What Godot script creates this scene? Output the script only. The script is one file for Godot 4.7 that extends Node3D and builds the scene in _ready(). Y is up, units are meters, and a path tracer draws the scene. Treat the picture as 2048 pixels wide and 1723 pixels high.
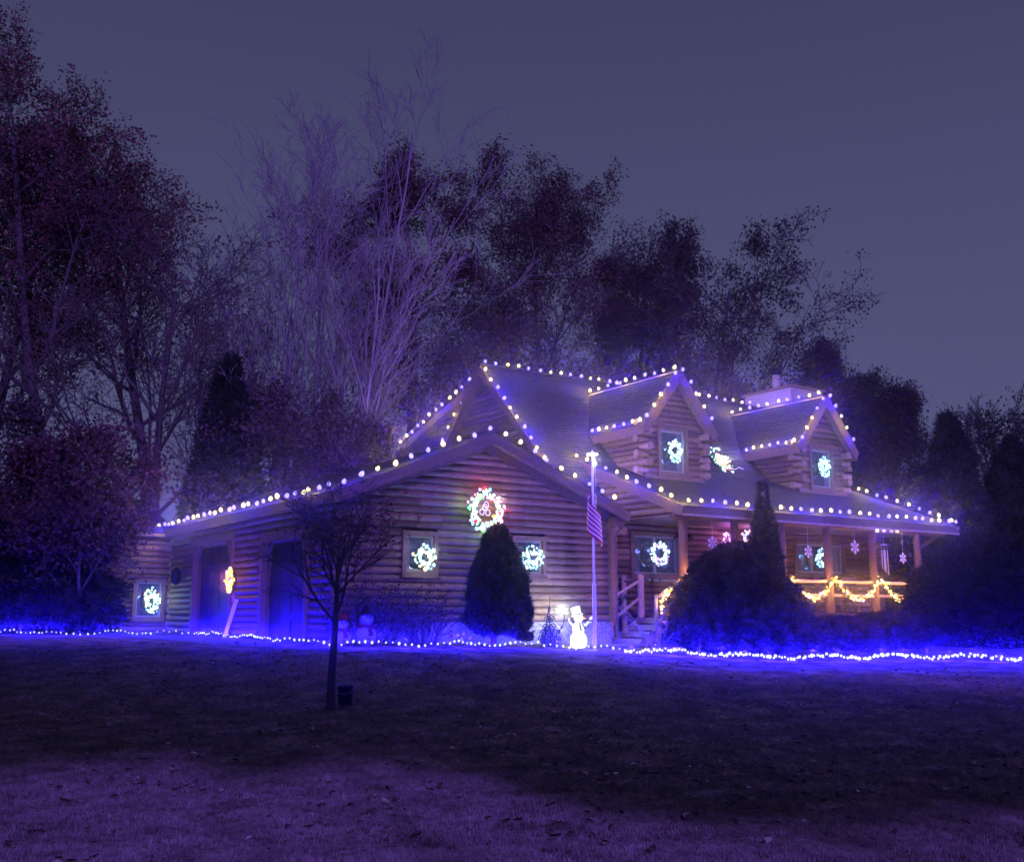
extends Node3D
# A log house strung with blue and warm white bulbs at dusk, seen across a lawn.
# House frame: x = s (along the front, to the right), y = height, z = -t (t runs back); it is turned ANG about the vertical.

const ANG := 0.594866
const LG := 0.171
var rng := RandomNumberGenerator.new()
var M := {}
var R := Basis(Vector3.UP, ANG)
var wob := FastNoiseLite.new()
var house: Node3D
var house_base := Vector3(13.2, 0.2, -21.0)


class MB:
	var v := PackedVector3Array()
	var n := PackedVector3Array()
	var i := PackedInt32Array()
	var uv := PackedVector2Array()

	func tri(a: Vector3, b: Vector3, c: Vector3, o: Vector3) -> void:
		var m := (b - a).cross(c - a)
		if m.length_squared() < 1e-16:
			return
		m = m.normalized()
		var k := v.size()
		v.append(a); v.append(b); v.append(c)
		if m.dot(o) < 0.0:
			m = -m
			i.append(k); i.append(k + 1); i.append(k + 2)
		else:
			i.append(k); i.append(k + 2); i.append(k + 1)
		n.append(m); n.append(m); n.append(m)

	func quad(a: Vector3, b: Vector3, c: Vector3, d: Vector3, o: Vector3) -> void:
		var m := (b - a).cross(c - a)
		if m.length_squared() < 1e-16:
			m = (c - a).cross(d - a)
		if m.length_squared() < 1e-16:
			return
		m = m.normalized()
		var k := v.size()
		v.append(a); v.append(b); v.append(c); v.append(d)
		if m.dot(o) < 0.0:
			m = -m
			i.append_array([k, k + 1, k + 2, k, k + 2, k + 3])
		else:
			i.append_array([k, k + 2, k + 1, k, k + 3, k + 2])
		for q in 4:
			n.append(m)

	# x, y, z: half edges
	func box(c: Vector3, x: Vector3, y: Vector3, z: Vector3) -> void:
		quad(c + x - y - z, c + x + y - z, c + x + y + z, c + x - y + z, x)
		quad(c - x - y - z, c - x + y - z, c - x + y + z, c - x - y + z, -x)
		quad(c - x + y - z, c + x + y - z, c + x + y + z, c - x + y + z, y)
		quad(c - x - y - z, c + x - y - z, c + x - y + z, c - x - y + z, -y)
		quad(c - x - y + z, c + x - y + z, c + x + y + z, c - x + y + z, z)
		quad(c - x - y - z, c + x - y - z, c + x + y - z, c - x + y - z, -z)

	func bx(c: Vector3, sx: float, sy: float, sz: float) -> void:
		box(c, Vector3(sx / 2, 0, 0), Vector3(0, sy / 2, 0), Vector3(0, 0, sz / 2))

	# a plank from p to q, w wide along side, th thick along the other way
	func plank(p: Vector3, q: Vector3, side: Vector3, w: float, th: float) -> void:
		var d := (q - p)
		var z := d.cross(side).normalized()
		var s := z.cross(d).normalized()
		box((p + q) / 2, d / 2, s * w / 2, z * th / 2)

	func tube(pts: PackedVector3Array, rads: PackedFloat32Array, sides: int, cap := false) -> void:
		var m := pts.size()
		var base := v.size()
		var last := Vector3.ZERO
		for j in m:
			var d := (pts[mini(j + 1, m - 1)] - pts[maxi(j - 1, 0)]).normalized()
			var a := last - d * last.dot(d)
			if a.length_squared() < 1e-4:
				a = d.cross(Vector3(0.31, 0.2, 0.93) if absf(d.y) > 0.8 else Vector3.UP)
			a = a.normalized()
			last = a
			var b := d.cross(a)
			for k in sides:
				var th := TAU * k / sides
				var o := a * cos(th) + b * sin(th)
				v.append(pts[j] + o * rads[j])
				n.append(o)
		for j in m - 1:
			for k in sides:
				var k2 := (k + 1) % sides
				var p := base + j * sides
				i.append(p + k); i.append(p + sides + k2); i.append(p + k2)
				i.append(p + k); i.append(p + sides + k); i.append(p + sides + k2)
		if cap:
			for e in 2:
				var j := (m - 1) * e
				var d := (pts[j] - pts[1 if j == 0 else j - 1]).normalized()
				var p := base + j * sides
				for k in range(1, sides - 1):
					tri(v[p], v[p + k], v[p + k + 1], d)

	func rod(p: Vector3, q: Vector3, r: float, sides := 8, cap := true) -> void:
		tube(PackedVector3Array([p, q]), PackedFloat32Array([r, r]), sides, cap)

	# profile of (radius, height) points turned about the vertical through c
	func lathe(c: Vector3, prof: Array, sides: int, lump := 0.0, noise: FastNoiseLite = null) -> void:
		var base := v.size()
		var m := prof.size()
		for j in m:
			var t: Vector2 = prof[mini(j + 1, m - 1)] - prof[maxi(j - 1, 0)]
			for k in sides:
				var th := TAU * k / sides
				var o := Vector3(cos(th), 0, sin(th))
				var r: float = prof[j].x
				if noise:
					r *= 1.0 + lump * noise.get_noise_3d(o.x * 40.0 + c.x * 50.0, prof[j].y * 40.0, o.z * 40.0 + c.z * 70.0)
				v.append(c + o * r + Vector3(0, prof[j].y, 0))
				n.append((o * t.y - Vector3.UP * t.x).normalized())
		for j in m - 1:
			for k in sides:
				var k2 := (k + 1) % sides
				var p := base + j * sides
				i.append(p + k); i.append(p + k2); i.append(p + sides + k2)
				i.append(p + k); i.append(p + sides + k2); i.append(p + sides + k)

	func ball(c: Vector3, x: Vector3, y: Vector3, z: Vector3, seg := 10, rings := 6) -> void:
		var base := v.size()
		for j in rings + 1:
			var ph := PI * j / rings
			for k in seg:
				var th := TAU * k / seg
				var o := x * (sin(ph) * cos(th)) + y * cos(ph) + z * (sin(ph) * sin(th))
				v.append(c + o)
				n.append((x * (sin(ph) * cos(th)) / x.length_squared() + y * cos(ph) / y.length_squared() + z * (sin(ph) * sin(th)) / z.length_squared()).normalized())
		var flip := x.cross(y).dot(z) < 0
		for j in rings:
			for k in seg:
				var k2 := (k + 1) % seg
				var p := base + j * seg
				var q := [p + k, p + seg + k, p + seg + k2, p + k, p + seg + k2, p + k2]
				if flip:
					q = [p + k, p + seg + k2, p + seg + k, p + k, p + k2, p + seg + k2]
				i.append_array(q)

	func mesh(m: Material, onto: ArrayMesh = null) -> ArrayMesh:
		var am := onto if onto else ArrayMesh.new()
		if v.is_empty():
			return am
		var a := []
		a.resize(Mesh.ARRAY_MAX)
		a[Mesh.ARRAY_VERTEX] = v
		a[Mesh.ARRAY_NORMAL] = n
		a[Mesh.ARRAY_INDEX] = i
		if uv.size() == v.size():
			a[Mesh.ARRAY_TEX_UV] = uv
		am.add_surface_from_arrays(Mesh.PRIMITIVE_TRIANGLES, a)
		am.surface_set_material(am.get_surface_count() - 1, m)
		return am


func H(s: float, t: float, h: float) -> Vector3:
	return R * Vector3(s, h, -t)


func L(s: float, t: float, h: float) -> Vector3:
	return Vector3(s, h, -t)


func tag(o: Node, label: String, category: String, group := "") -> Node:
	o.set_meta("label", label)
	o.set_meta("category", category)
	if group:
		o.set_meta("group", group)
	return o


# a thing whose parts are given relative to its base
func thing(called: String, label: String, category: String, at: Vector3, turn := 0.0, group := "") -> Node3D:
	var o := Node3D.new()
	o.name = numbered(called)
	add_child(o, true)
	o.position = at
	o.rotation.y = turn
	tag(o, label, category, group)
	return o


var used := {}


func numbered(called: String) -> String:
	used[called] = used.get(called, -1) + 1
	return called if used[called] == 0 else "%s_%03d" % [called, used[called]]


func put(called: String, mb, m: Material, parent: Node, kind := "") -> MeshInstance3D:
	var o := MeshInstance3D.new()
	o.name = called
	o.mesh = mb.mesh(m) if mb is MB else mb
	if not mb is MB:
		o.material_override = m
	if kind:
		o.set_meta("kind", kind)
	parent.add_child(o, true)
	return o


# a part of the house, given in the house frame
func hpart(called: String, mb: MB, m: Material, kind := "") -> MeshInstance3D:
	var o := put(called, mb, m, house, kind)
	o.position = -house_base
	return o


func mat(c: Color, rough := 0.85, spec := 0.3) -> StandardMaterial3D:
	var m := StandardMaterial3D.new()
	m.albedo_color = c.linear_to_srgb()
	m.roughness = rough
	m.metallic_specular = spec
	return m


func glow(c: Color, e: float) -> StandardMaterial3D:
	var m := mat(Color(0.03, 0.03, 0.03), 0.6, 0.1)
	m.emission_enabled = true
	m.emission = c.linear_to_srgb()
	m.emission_energy_multiplier = e
	return m


func noise_tex(freq: float, octaves: int, lo: Color, hi: Color, seed_: int, mid := 0.5) -> NoiseTexture2D:
	var t := NoiseTexture2D.new()
	t.width = 512
	t.height = 512
	t.seamless = true
	var f := FastNoiseLite.new()
	f.seed = seed_
	f.frequency = freq
	f.fractal_octaves = octaves
	t.noise = f
	var g := Gradient.new()
	g.set_color(0, lo)
	g.set_color(1, hi)
	g.set_offset(0, maxf(0.0, mid - 0.3))
	g.set_offset(1, minf(1.0, mid + 0.3))
	t.color_ramp = g
	return t


func tri_scale(m: StandardMaterial3D, s: Vector3, world := false) -> void:
	m.uv1_triplanar = true
	m.uv1_world_triplanar = world
	m.uv1_scale = s


func omni(parent: Node, at: Vector3, c: Color, e: float, size := 0.04) -> void:
	var l := OmniLight3D.new()
	l.name = "lamp_light"
	l.light_color = c.linear_to_srgb()
	l.light_energy = e
	l.light_size = size
	l.omni_range = 40.0
	l.omni_attenuation = 2.0
	l.shadow_enabled = true
	l.position = at
	parent.add_child(l, true)


func interp(d: float, xs: Array, ys: Array) -> float:
	for k in range(1, xs.size()):
		if d <= xs[k]:
			return lerpf(ys[k - 1], ys[k], clampf((d - xs[k - 1]) / (xs[k] - xs[k - 1]), 0, 1))
	return ys[-1]


# height of the lawn: low by the road where the camera stands, banked up to the house
func ground_at(x: float, z: float) -> float:
	var d := -z
	var l := interp(d, [0, 8, 12, 15, 17.5, 19.5, 21, 23, 28, 33, 45, 300], [-0.76, -0.78, -0.70, -0.52, -0.2, 0.12, 0.24, 0.29, 0.33, 0.40, 0.5, 0.5])
	var r := interp(d, [0, 8, 12, 15, 18, 21, 23, 25, 27, 30, 45, 300], [-0.76, -0.80, -0.75, -0.62, -0.42, -0.2, -0.09, 0.02, 0.10, 0.14, 0.2, 0.3])
	return lerpf(r, l, smoothstep(0.0, 1.0, (5.5 - x) / 9.0))


func on_ground(x: float, z: float) -> Vector3:
	return Vector3(x, ground_at(x, z), z)


func hg(s: float, t: float) -> Vector3:
	var p := H(s, t, 0)
	return on_ground(p.x, p.z)


func _ready() -> void:
	rng.seed = 20241
	wob.seed = 7
	wob.frequency = 0.35
	var cam := Camera3D.new()
	cam.name = "camera"
	cam.fov = 44.292
	cam.far = 600.0
	cam.near = 0.1
	cam.position = Vector3(0, 0.85, 0)
	cam.rotation.x = deg_to_rad(9.928)
	add_child(cam)
	cam.current = true
	var we := WorldEnvironment.new()
	we.name = "surroundings"
	var e := Environment.new()
	e.background_mode = Environment.BG_SKY
	e.tonemap_mode = Environment.TONE_MAPPER_LINEAR
	e.tonemap_exposure = 1.0
	var sky := ProceduralSkyMaterial.new()
	sky.sky_top_color = Color8(20, 24, 48)
	sky.sky_horizon_color = Color8(93, 94, 137)
	sky.sky_curve = 0.55
	sky.ground_horizon_color = Color8(40, 36, 70)
	sky.ground_bottom_color = Color8(20, 18, 34)
	e.sky = Sky.new()
	e.sky.sky_material = sky
	# thin evening mist: water droplets throw most of the light forward
	e.volumetric_fog_enabled = true
	e.volumetric_fog_density = 0.0022
	e.volumetric_fog_anisotropy = 0.99
	e.volumetric_fog_albedo = Color(0.93, 0.93, 0.96)
	e.sdfgi_enabled = true
	e.ssao_enabled = true
	e.ssil_enabled = true
	we.environment = e
	add_child(we)
	# the last light of the sky and the road's lamps come low from behind the camera
	var sun := DirectionalLight3D.new()
	sun.name = "dusk_light"
	sun.light_energy = 1.3
	sun.light_color = Color(0.53, 0.39, 1.0)
	sun.light_angular_distance = 1.5
	sun.sky_mode = DirectionalLight3D.SKY_MODE_LIGHT_ONLY
	sun.shadow_enabled = true
	sun.rotation = Vector3(deg_to_rad(-26.0), deg_to_rad(14.0), 0)
	add_child(sun)
	make_materials()
	build_ground()
	build_house()
	build_strings()
	build_wreaths()
	build_yard()
	build_shrubs()
	build_trees()


func make_materials() -> void:
	var grain := noise_tex(0.02, 3, Color(0.76, 0.74, 0.72), Color(1, 1, 1), 3)
	for k in 4:
		var c: Color = [Color(0.2, 0.128, 0.075), Color(0.135, 0.082, 0.048), Color(0.245, 0.16, 0.095), Color(0.175, 0.11, 0.066)][k]
		var m := mat(c, 0.6, 0.4)
		m.albedo_texture = grain
		tri_scale(m, Vector3(0.4, 5.0, 0.4))
		m.uv1_offset = Vector3(0.13, 0.37, 0.21) * k
		M["log%d" % k] = m
	M.trim = mat(Color(0.2, 0.125, 0.085), 0.6)
	M.trim.albedo_texture = grain
	tri_scale(M.trim, Vector3(0.8, 3.0, 0.8))
	M.fascia = mat(Color(0.19, 0.122, 0.08), 0.6)
	M.fascia.albedo_texture = grain
	tri_scale(M.fascia, Vector3(0.8, 3.0, 0.8))
	M.pale_wood = mat(Color(0.55, 0.43, 0.31), 0.6)
	M.pale_wood.albedo_texture = grain
	tri_scale(M.pale_wood, Vector3(1.5, 1.5, 1.5))
	M.log_end = mat(Color(0.26, 0.18, 0.12), 0.7)
	M.back = mat(Color(0.10, 0.065, 0.04), 0.9)
	M.dark = mat(Color(0.015, 0.014, 0.016), 0.9)
	M.black = mat(Color(0.012, 0.012, 0.014), 0.45)
	M.shingle = mat(Color(0.06, 0.052, 0.05), 0.95, 0.2)
	M.shingle.albedo_texture = noise_tex(0.06, 4, Color(0.55, 0.55, 0.6), Color(1, 1, 1), 5)
	tri_scale(M.shingle, Vector3(0.9, 0.9, 0.9))
	M.deck = mat(Color(0.2, 0.14, 0.10), 0.8)
	M.concrete = mat(Color(0.36, 0.35, 0.33), 0.9, 0.2)
	M.concrete.albedo_texture = noise_tex(0.03, 5, Color(0.7, 0.7, 0.7), Color(1, 1, 1), 11)
	tri_scale(M.concrete, Vector3(0.6, 0.6, 0.6))
	M.stucco = mat(Color(0.42, 0.36, 0.33), 0.95, 0.1)
	M.stucco.albedo_texture = noise_tex(0.05, 3, Color(0.6, 0.6, 0.6), Color(1, 1, 1), 12)
	tri_scale(M.stucco, Vector3(1, 1, 1))
	M.sash = mat(Color(0.26, 0.23, 0.22), 0.5)
	var p := StandardMaterial3D.new()
	p.transparency = BaseMaterial3D.TRANSPARENCY_ALPHA
	p.albedo_color = Color(0.6, 0.65, 0.7, 0.12)
	p.roughness = 0.03
	M.pane = p
	M.blind = mat(Color(0.035, 0.033, 0.04), 0.9)
	M.curtain = mat(Color(0.12, 0.11, 0.11), 0.9)
	M.door = mat(Color(0.05, 0.045, 0.05), 0.5)
	M.dim_white = mat(Color(0.17, 0.17, 0.19), 0.6)
	M.white = mat(Color(0.75, 0.74, 0.72), 0.5)
	M.gutter = mat(Color(0.12, 0.085, 0.065), 0.4)
	M.steel = mat(Color(0.45, 0.43, 0.44), 0.4, 0.5)
	M.wire = mat(Color(0.03, 0.035, 0.03), 0.7)
	M.wire_pale = mat(Color(0.35, 0.35, 0.33), 0.7)
	# the bulbs
	M.warm = glow(Color(1.0, 0.84, 0.3), 2.4)
	M.blue = glow(Color(0.3, 0.24, 1.0), 2.6)
	M.mini_blue = glow(Color(0.42, 0.44, 1.0), 3.4)
	M.cool = glow(Color(0.66, 0.95, 1.0), 1.8)
	M.cyan = glow(Color(0.25, 0.6, 1.0), 2.4)
	M.deep_blue = glow(Color(0.06, 0.08, 1.0), 2.2)
	M.red = glow(Color(1.0, 0.03, 0.06), 2.4)
	M.green = glow(Color(0.15, 1.0, 0.3), 2.0)
	M.pink = glow(Color(1.0, 0.4, 0.75), 2.6)
	M.amber = glow(Color(1.0, 0.45, 0.07), 3.0)
	M.cream = glow(Color(1.0, 0.72, 0.28), 3.0)
	M.violet = glow(Color(0.5, 0.25, 1.0), 2.6)
	M.needle = mat(Color(0.022, 0.04, 0.024), 0.8)
	M.grass = mat(Color(0.29, 0.23, 0.22), 0.95, 0.1)
	M.lawn = mat(Color(0.25, 0.195, 0.19), 0.97, 0.1)
	M.lawn.albedo_texture = noise_tex(0.012, 5, Color(0.6, 0.58, 0.55), Color(1, 1, 1), 21)
	tri_scale(M.lawn, Vector3(0.23, 0.23, 0.23), true)
	M.lawn.heightmap_enabled = true
	M.lawn.heightmap_texture = noise_tex(0.09, 4, Color(0, 0, 0), Color(1, 1, 1), 22)
	M.lawn.heightmap_scale = 3.0
	M.asphalt = mat(Color(0.07, 0.07, 0.075), 0.9)
	M.bark = mat(Color(0.075, 0.06, 0.055), 0.9)
	M.bark_pale = mat(Color(0.2, 0.165, 0.175), 0.85)
	M.bark_mid = mat(Color(0.07, 0.055, 0.05), 0.9)
	M.leaf = mat(Color(1, 1, 1), 0.8, 0.2)
	M.leaf.vertex_color_use_as_albedo = true
	M.leaf.backlight_enabled = true
	M.leaf.backlight = Color(0.3, 0.3, 0.3)


func build_ground() -> void:
	var xs := PackedFloat32Array()
	var zs := PackedFloat32Array()
	var x := -16.0
	while x <= 16.01:
		xs.append(x)
		x += 0.25
	for k in 14:
		xs.insert(0, -16.0 - 1.2 * pow(1.42, k))
		xs.append(16.0 + 1.2 * pow(1.42, k))
	var d := -10.0
	while d < 36.0:
		zs.append(-d)
		d += 0.25 if d > 4.0 else 1.0
	for k in 15:
		zs.append(-36.0 - 1.2 * pow(1.4, k))
	var mb := MB.new()
	var f := FastNoiseLite.new()
	f.seed = 5
	f.frequency = 0.5
	f.fractal_octaves = 4
	var w := xs.size()
	var hs := PackedFloat32Array()
	for zz in zs:
		for xx in xs:
			hs.append(ground_at(xx, zz) + f.get_noise_2d(xx, zz * 1.7) * 0.03 * smoothstep(-22.0, -17.0, zz))
	for j in zs.size():
		for k in w:
			mb.v.append(Vector3(xs[k], hs[j * w + k], zs[j]))
			var k0 := maxi(k - 1, 0)
			var k1 := mini(k + 1, w - 1)
			var j0 := maxi(j - 1, 0)
			var j1 := mini(j + 1, zs.size() - 1)
			var gx := (hs[j * w + k1] - hs[j * w + k0]) / (xs[k1] - xs[k0])
			var gz := (hs[j1 * w + k] - hs[j0 * w + k]) / (zs[j1] - zs[j0])
			mb.n.append(Vector3(-gx, 1, -gz).normalized())
	for j in zs.size() - 1:
		for k in w - 1:
			var p := j * w + k
			mb.i.append_array([p, p + w, p + w + 1, p, p + w + 1, p + 1])
	var g := put("lawn_ground", mb, M.lawn, self, "structure")
	tag(g, "dormant lawn that rises gently from the road to the house", "lawn")
	# short grass blades where the camera sees them one by one, thinning with distance
	var blade := MB.new()
	for k in 7:
		var a := rng.randf() * TAU
		var o := Vector3(cos(a), 0, sin(a)) * rng.randf() * 0.025
		var tip := o + Vector3(rng.randf_range(-0.02, 0.02), rng.randf_range(0.02, 0.045), rng.randf_range(-0.02, 0.02))
		var s := Vector3(cos(a * 3.0), 0, sin(a * 3.0)) * 0.0022
		blade.tri(o - s, o + s, tip, Vector3(0.2, 0.5, 1))
	var xf: Array[Transform3D] = []
	var gcol: Array[Color] = []
	for k in 160000:
		var dd := 5.6 + 15.0 * pow(rng.randf(), 1.5)
		var half := dd * 0.56 + 2.2
		var px := rng.randf_range(-half, half)
		var pz := -dd
		var py := ground_at(px, pz) + f.get_noise_2d(px, pz * 1.7) * 0.03 * smoothstep(-22.0, -17.0, pz)
		var s := rng.randf_range(0.7, 1.25)
		s *= 1.0 + 0.5 * f.get_noise_2d(px * 2.0, pz * 2.0)
		xf.append(Transform3D(Basis(Vector3.UP, rng.randf() * TAU).scaled(Vector3(s * 1.3, s * rng.randf_range(0.5, 1.3), s * 1.3)), Vector3(px, py - 0.004, pz)))
		var gb := rng.randf_range(0.35, 1.35) * (1.0 + 0.5 * f.get_noise_2d(px * 3.0 + 40.0, pz * 3.0))
		gcol.append(Color(0.25 * gb, 0.195 * gb, 0.18 * gb))
	var gr := scatter("grass", blade.mesh(M.leaf), xf, gcol, self)
	gr.set_meta("kind", "stuff")
	tag(gr, "short dry grass blades covering the lawn", "grass")
	# leaves lying on the lawn
	var lf := MB.new()
	lf.quad(Vector3(-0.05, 0.0, 0), Vector3(0, 0.022, -0.03), Vector3(0.055, 0.006, 0), Vector3(0, 0.016, 0.035), Vector3.UP)
	lf.tri(Vector3(0, 0.016, 0.035), Vector3(0.055, 0.006, 0), Vector3(0.06, 0.03, 0.03), Vector3.UP)
	xf = []
	var cols: Array[Color] = []
	for k in 3200:
		var dd := 6.0 + 17.0 * pow(rng.randf(), 0.6)
		var half := dd * 0.55
		var px := rng.randf_range(-half, half)
		var s := rng.randf_range(0.5, 1.0)
		if rng.randf() > 0.45 + 1.6 * f.get_noise_2d(px * 0.6 + 9.0, dd * 0.8):
			continue
		xf.append(Transform3D(Basis.from_euler(Vector3(rng.randf_range(-0.3, 0.3), rng.randf() * TAU, rng.randf_range(-0.3, 0.3))).scaled(Vector3(s, s, s)), on_ground(px, -dd) + Vector3(0, 0.025, 0)))
		var b := rng.randf()
		cols.append(Color(0.05, 0.03, 0.022) if b < 0.75 else Color(0.34, 0.28, 0.22))
	var fl := scatter("fallen_leaves", lf.mesh(M.leaf), xf, cols, self)
	fl.set_meta("kind", "stuff")
	tag(fl, "curled brown leaves scattered over the lawn", "leaves")
	# the drive before the garage doors
	var dr := MB.new()
	for k in 12:
		for j in 3:
			var q := []
			for c in [[0, 0], [1, 0], [1, 1], [0, 1]]:
				var p := hg(9.45 - (j + c[1]) * 0.75, 21.2 + (k + c[0]) * 0.98)
				q.append(p + Vector3(0, 0.012, 0))
			dr.quad(q[0], q[1], q[2], q[3], Vector3.UP)
	var dv := put("driveway", dr, M.asphalt, self, "structure")
	tag(dv, "dark paved drive in front of the two garage doors", "driveway")
	var wk := MB.new()
	for k in 10:
		var q := []
		for c in [[0, 0], [1, 0], [1, 1], [0, 1]]:
			q.append(hg(16.4 + (k + c[0]) * 0.22, 20.0 + c[1] * 1.1) + Vector3(0, 0.02, 0))
		wk.quad(q[0], q[1], q[2], q[3], Vector3.UP)
	var wp := put("path", wk, M.concrete, self, "structure")
	tag(wp, "pale concrete path at the foot of the porch stairs", "path")


func scatter(called: String, mesh: Mesh, xf: Array, cols: Array, parent: Node) -> MultiMeshInstance3D:
	var mm := MultiMesh.new()
	mm.transform_format = MultiMesh.TRANSFORM_3D
	mm.use_colors = not cols.is_empty()
	mm.mesh = mesh
	mm.instance_count = xf.size()
	for k in xf.size():
		mm.set_instance_transform(k, xf[k])
		if not cols.is_empty():
			mm.set_instance_color(k, cols[k])
	var o := MultiMeshInstance3D.new()
	o.name = called
	o.multimesh = mm
	parent.add_child(o, true)
	return o


# ---------------------------------------------------------------- the house

# pieces of [a, b] that are left when the openings at that height are cut out
func pieces(a: float, b: float, h0: float, h1: float, openings: Array) -> Array:
	var out := [[a, b]]
	for o in openings:
		if minf(h1, o[3]) - maxf(h0, o[2]) < 0.06:
			continue
		var next := []
		for p in out:
			if o[1] <= p[0] or o[0] >= p[1]:
				next.append(p)
				continue
			if o[0] - p[0] > 0.02:
				next.append([p[0], o[0]])
			if p[1] - o[1] > 0.02:
				next.append([o[1], p[1]])
		out = next
	return out


var log_count := 0


# a wall of half-round logs: o + ux * u + up * h, seen from nrm
func log_wall(called: String, o: Vector3, ux: Vector3, nrm: Vector3, h0: float, h1: float, lims: Callable, openings: Array, thick := 0.16, e := LG) -> void:
	var back := MB.new()
	var rows := int(ceil((h1 - h0) / e - 0.3))
	var list := []
	for k in rows:
		var a := h0 + k * e
		var l: Array = lims.call(a + e * 0.5)
		if l[1] - l[0] < 0.05:
			continue
		for p in pieces(l[0], l[1], a, a + e, openings):
			var lo: Vector3 = o + ux * p[0] + Vector3(0, a, 0)
			var hi: Vector3 = o + ux * p[1] + Vector3(0, a + e, 0)
			back.box((lo + hi) / 2 - nrm * thick / 2, ux * (p[1] - p[0]) / 2, Vector3(0, e / 2 + 0.002, 0), nrm * thick / 2)
			var cut: float = p[0]
			while p[1] - cut > 4.4:
				var nx := cut + rng.randf_range(1.8, 3.4)
				list.append([cut, nx - 0.008, a])
				cut = nx
			list.append([cut, p[1], a])
	var w := hpart(called, back, M.back)
	for p in list:
		log_count += 1
		put("log", log_mesh(o, ux, nrm, p[0], p[1], p[2], e), M["log%d" % rng.randi_range(0, 3)], w)


func log_mesh(o: Vector3, ux: Vector3, nrm: Vector3, u0: float, u1: float, a: float, e: float) -> MB:
	var mb := MB.new()
	var segs := clampi(int((u1 - u0) / 0.55), 1, 14)
	var bulge := 0.045 + rng.randf_range(-0.008, 0.01)
	var seedy := rng.randf() * 90.0
	for j in segs + 1:
		var u := lerpf(u0, u1, float(j) / segs)
		var wv := wob.get_noise_2d(u * 3.0, seedy) * 0.02
		var wb := wob.get_noise_2d(u * 3.0, seedy + 50.0) * 0.02
		for k in 6:
			var th := lerpf(-1.45, 1.45, k / 5.0)
			var lift := wv * cos(th)
			mb.v.append(o + ux * u + nrm * ((bulge + wb) * cos(th) + 0.003) + Vector3(0, a + e * 0.5 + sin(th) * e * 0.505 + lift, 0))
			mb.n.append((nrm * cos(th) + Vector3.UP * sin(th) * 0.9).normalized())
	var flip := ux.cross(Vector3.UP).dot(nrm) < 0.0
	for j in segs:
		for k in 5:
			var p := j * 6 + k
			if flip:
				mb.i.append_array([p, p + 6, p + 7, p, p + 7, p + 1])
			else:
				mb.i.append_array([p, p + 7, p + 6, p, p + 1, p + 7])
	return mb


# a roof slope: the eave from e0 to e1, going up along sl (unit) for len; courses of shingles lie on a deck
func roof(called: String, e0: Vector3, e1: Vector3, sl: Vector3, length: float, trim0 := 0.0) -> void:
	var across := (e1 - e0)
	var wid := across.length()
	across /= wid
	var nn := sl.cross(across)
	if nn.y < 0:
		nn = -nn
	var deck := MB.new()
	deck.box((e0 + e1) / 2 + sl * length / 2 - nn * 0.06, across * wid / 2, sl * length / 2, nn * 0.055)
	var d := hpart(called, deck, M.deck)
	var sh := MB.new()
	var n := int(length / 0.145)
	var step := length / n
	for k in n:
		var w := -0.03 if k == 0 else k * step
		var u := -0.02 - rng.randf() * 0.25
		while u < wid:
			var u2 := minf(u + rng.randf_range(0.26, 0.4), wid + 0.02)
			var a := maxf(u, -0.02)
			if u2 - a > 0.01:
				var lift := 0.014 + rng.randf() * 0.007
				var p0 := e0 + across * a + sl * w
				var p1 := e0 + across * (u2 - 0.006) + sl * w
				var q1 := p1 + sl * (step * 1.05)
				var q0 := p0 + sl * (step * 1.05)
				sh.quad(p0 + nn * lift, p1 + nn * lift, q1 + nn * 0.003, q0 + nn * 0.003, nn)
				sh.quad(p0, p1, p1 + nn * lift, p0 + nn * lift, -sl)
			u = u2
	put("shingles", sh, M.shingle, d, "stuff")


func board(called: String, p: Vector3, q: Vector3, side: Vector3, w: float, th: float, m: Material) -> void:
	var mb := MB.new()
	mb.plank(p, q, side, w, th)
	hpart(called, mb, m)


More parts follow.
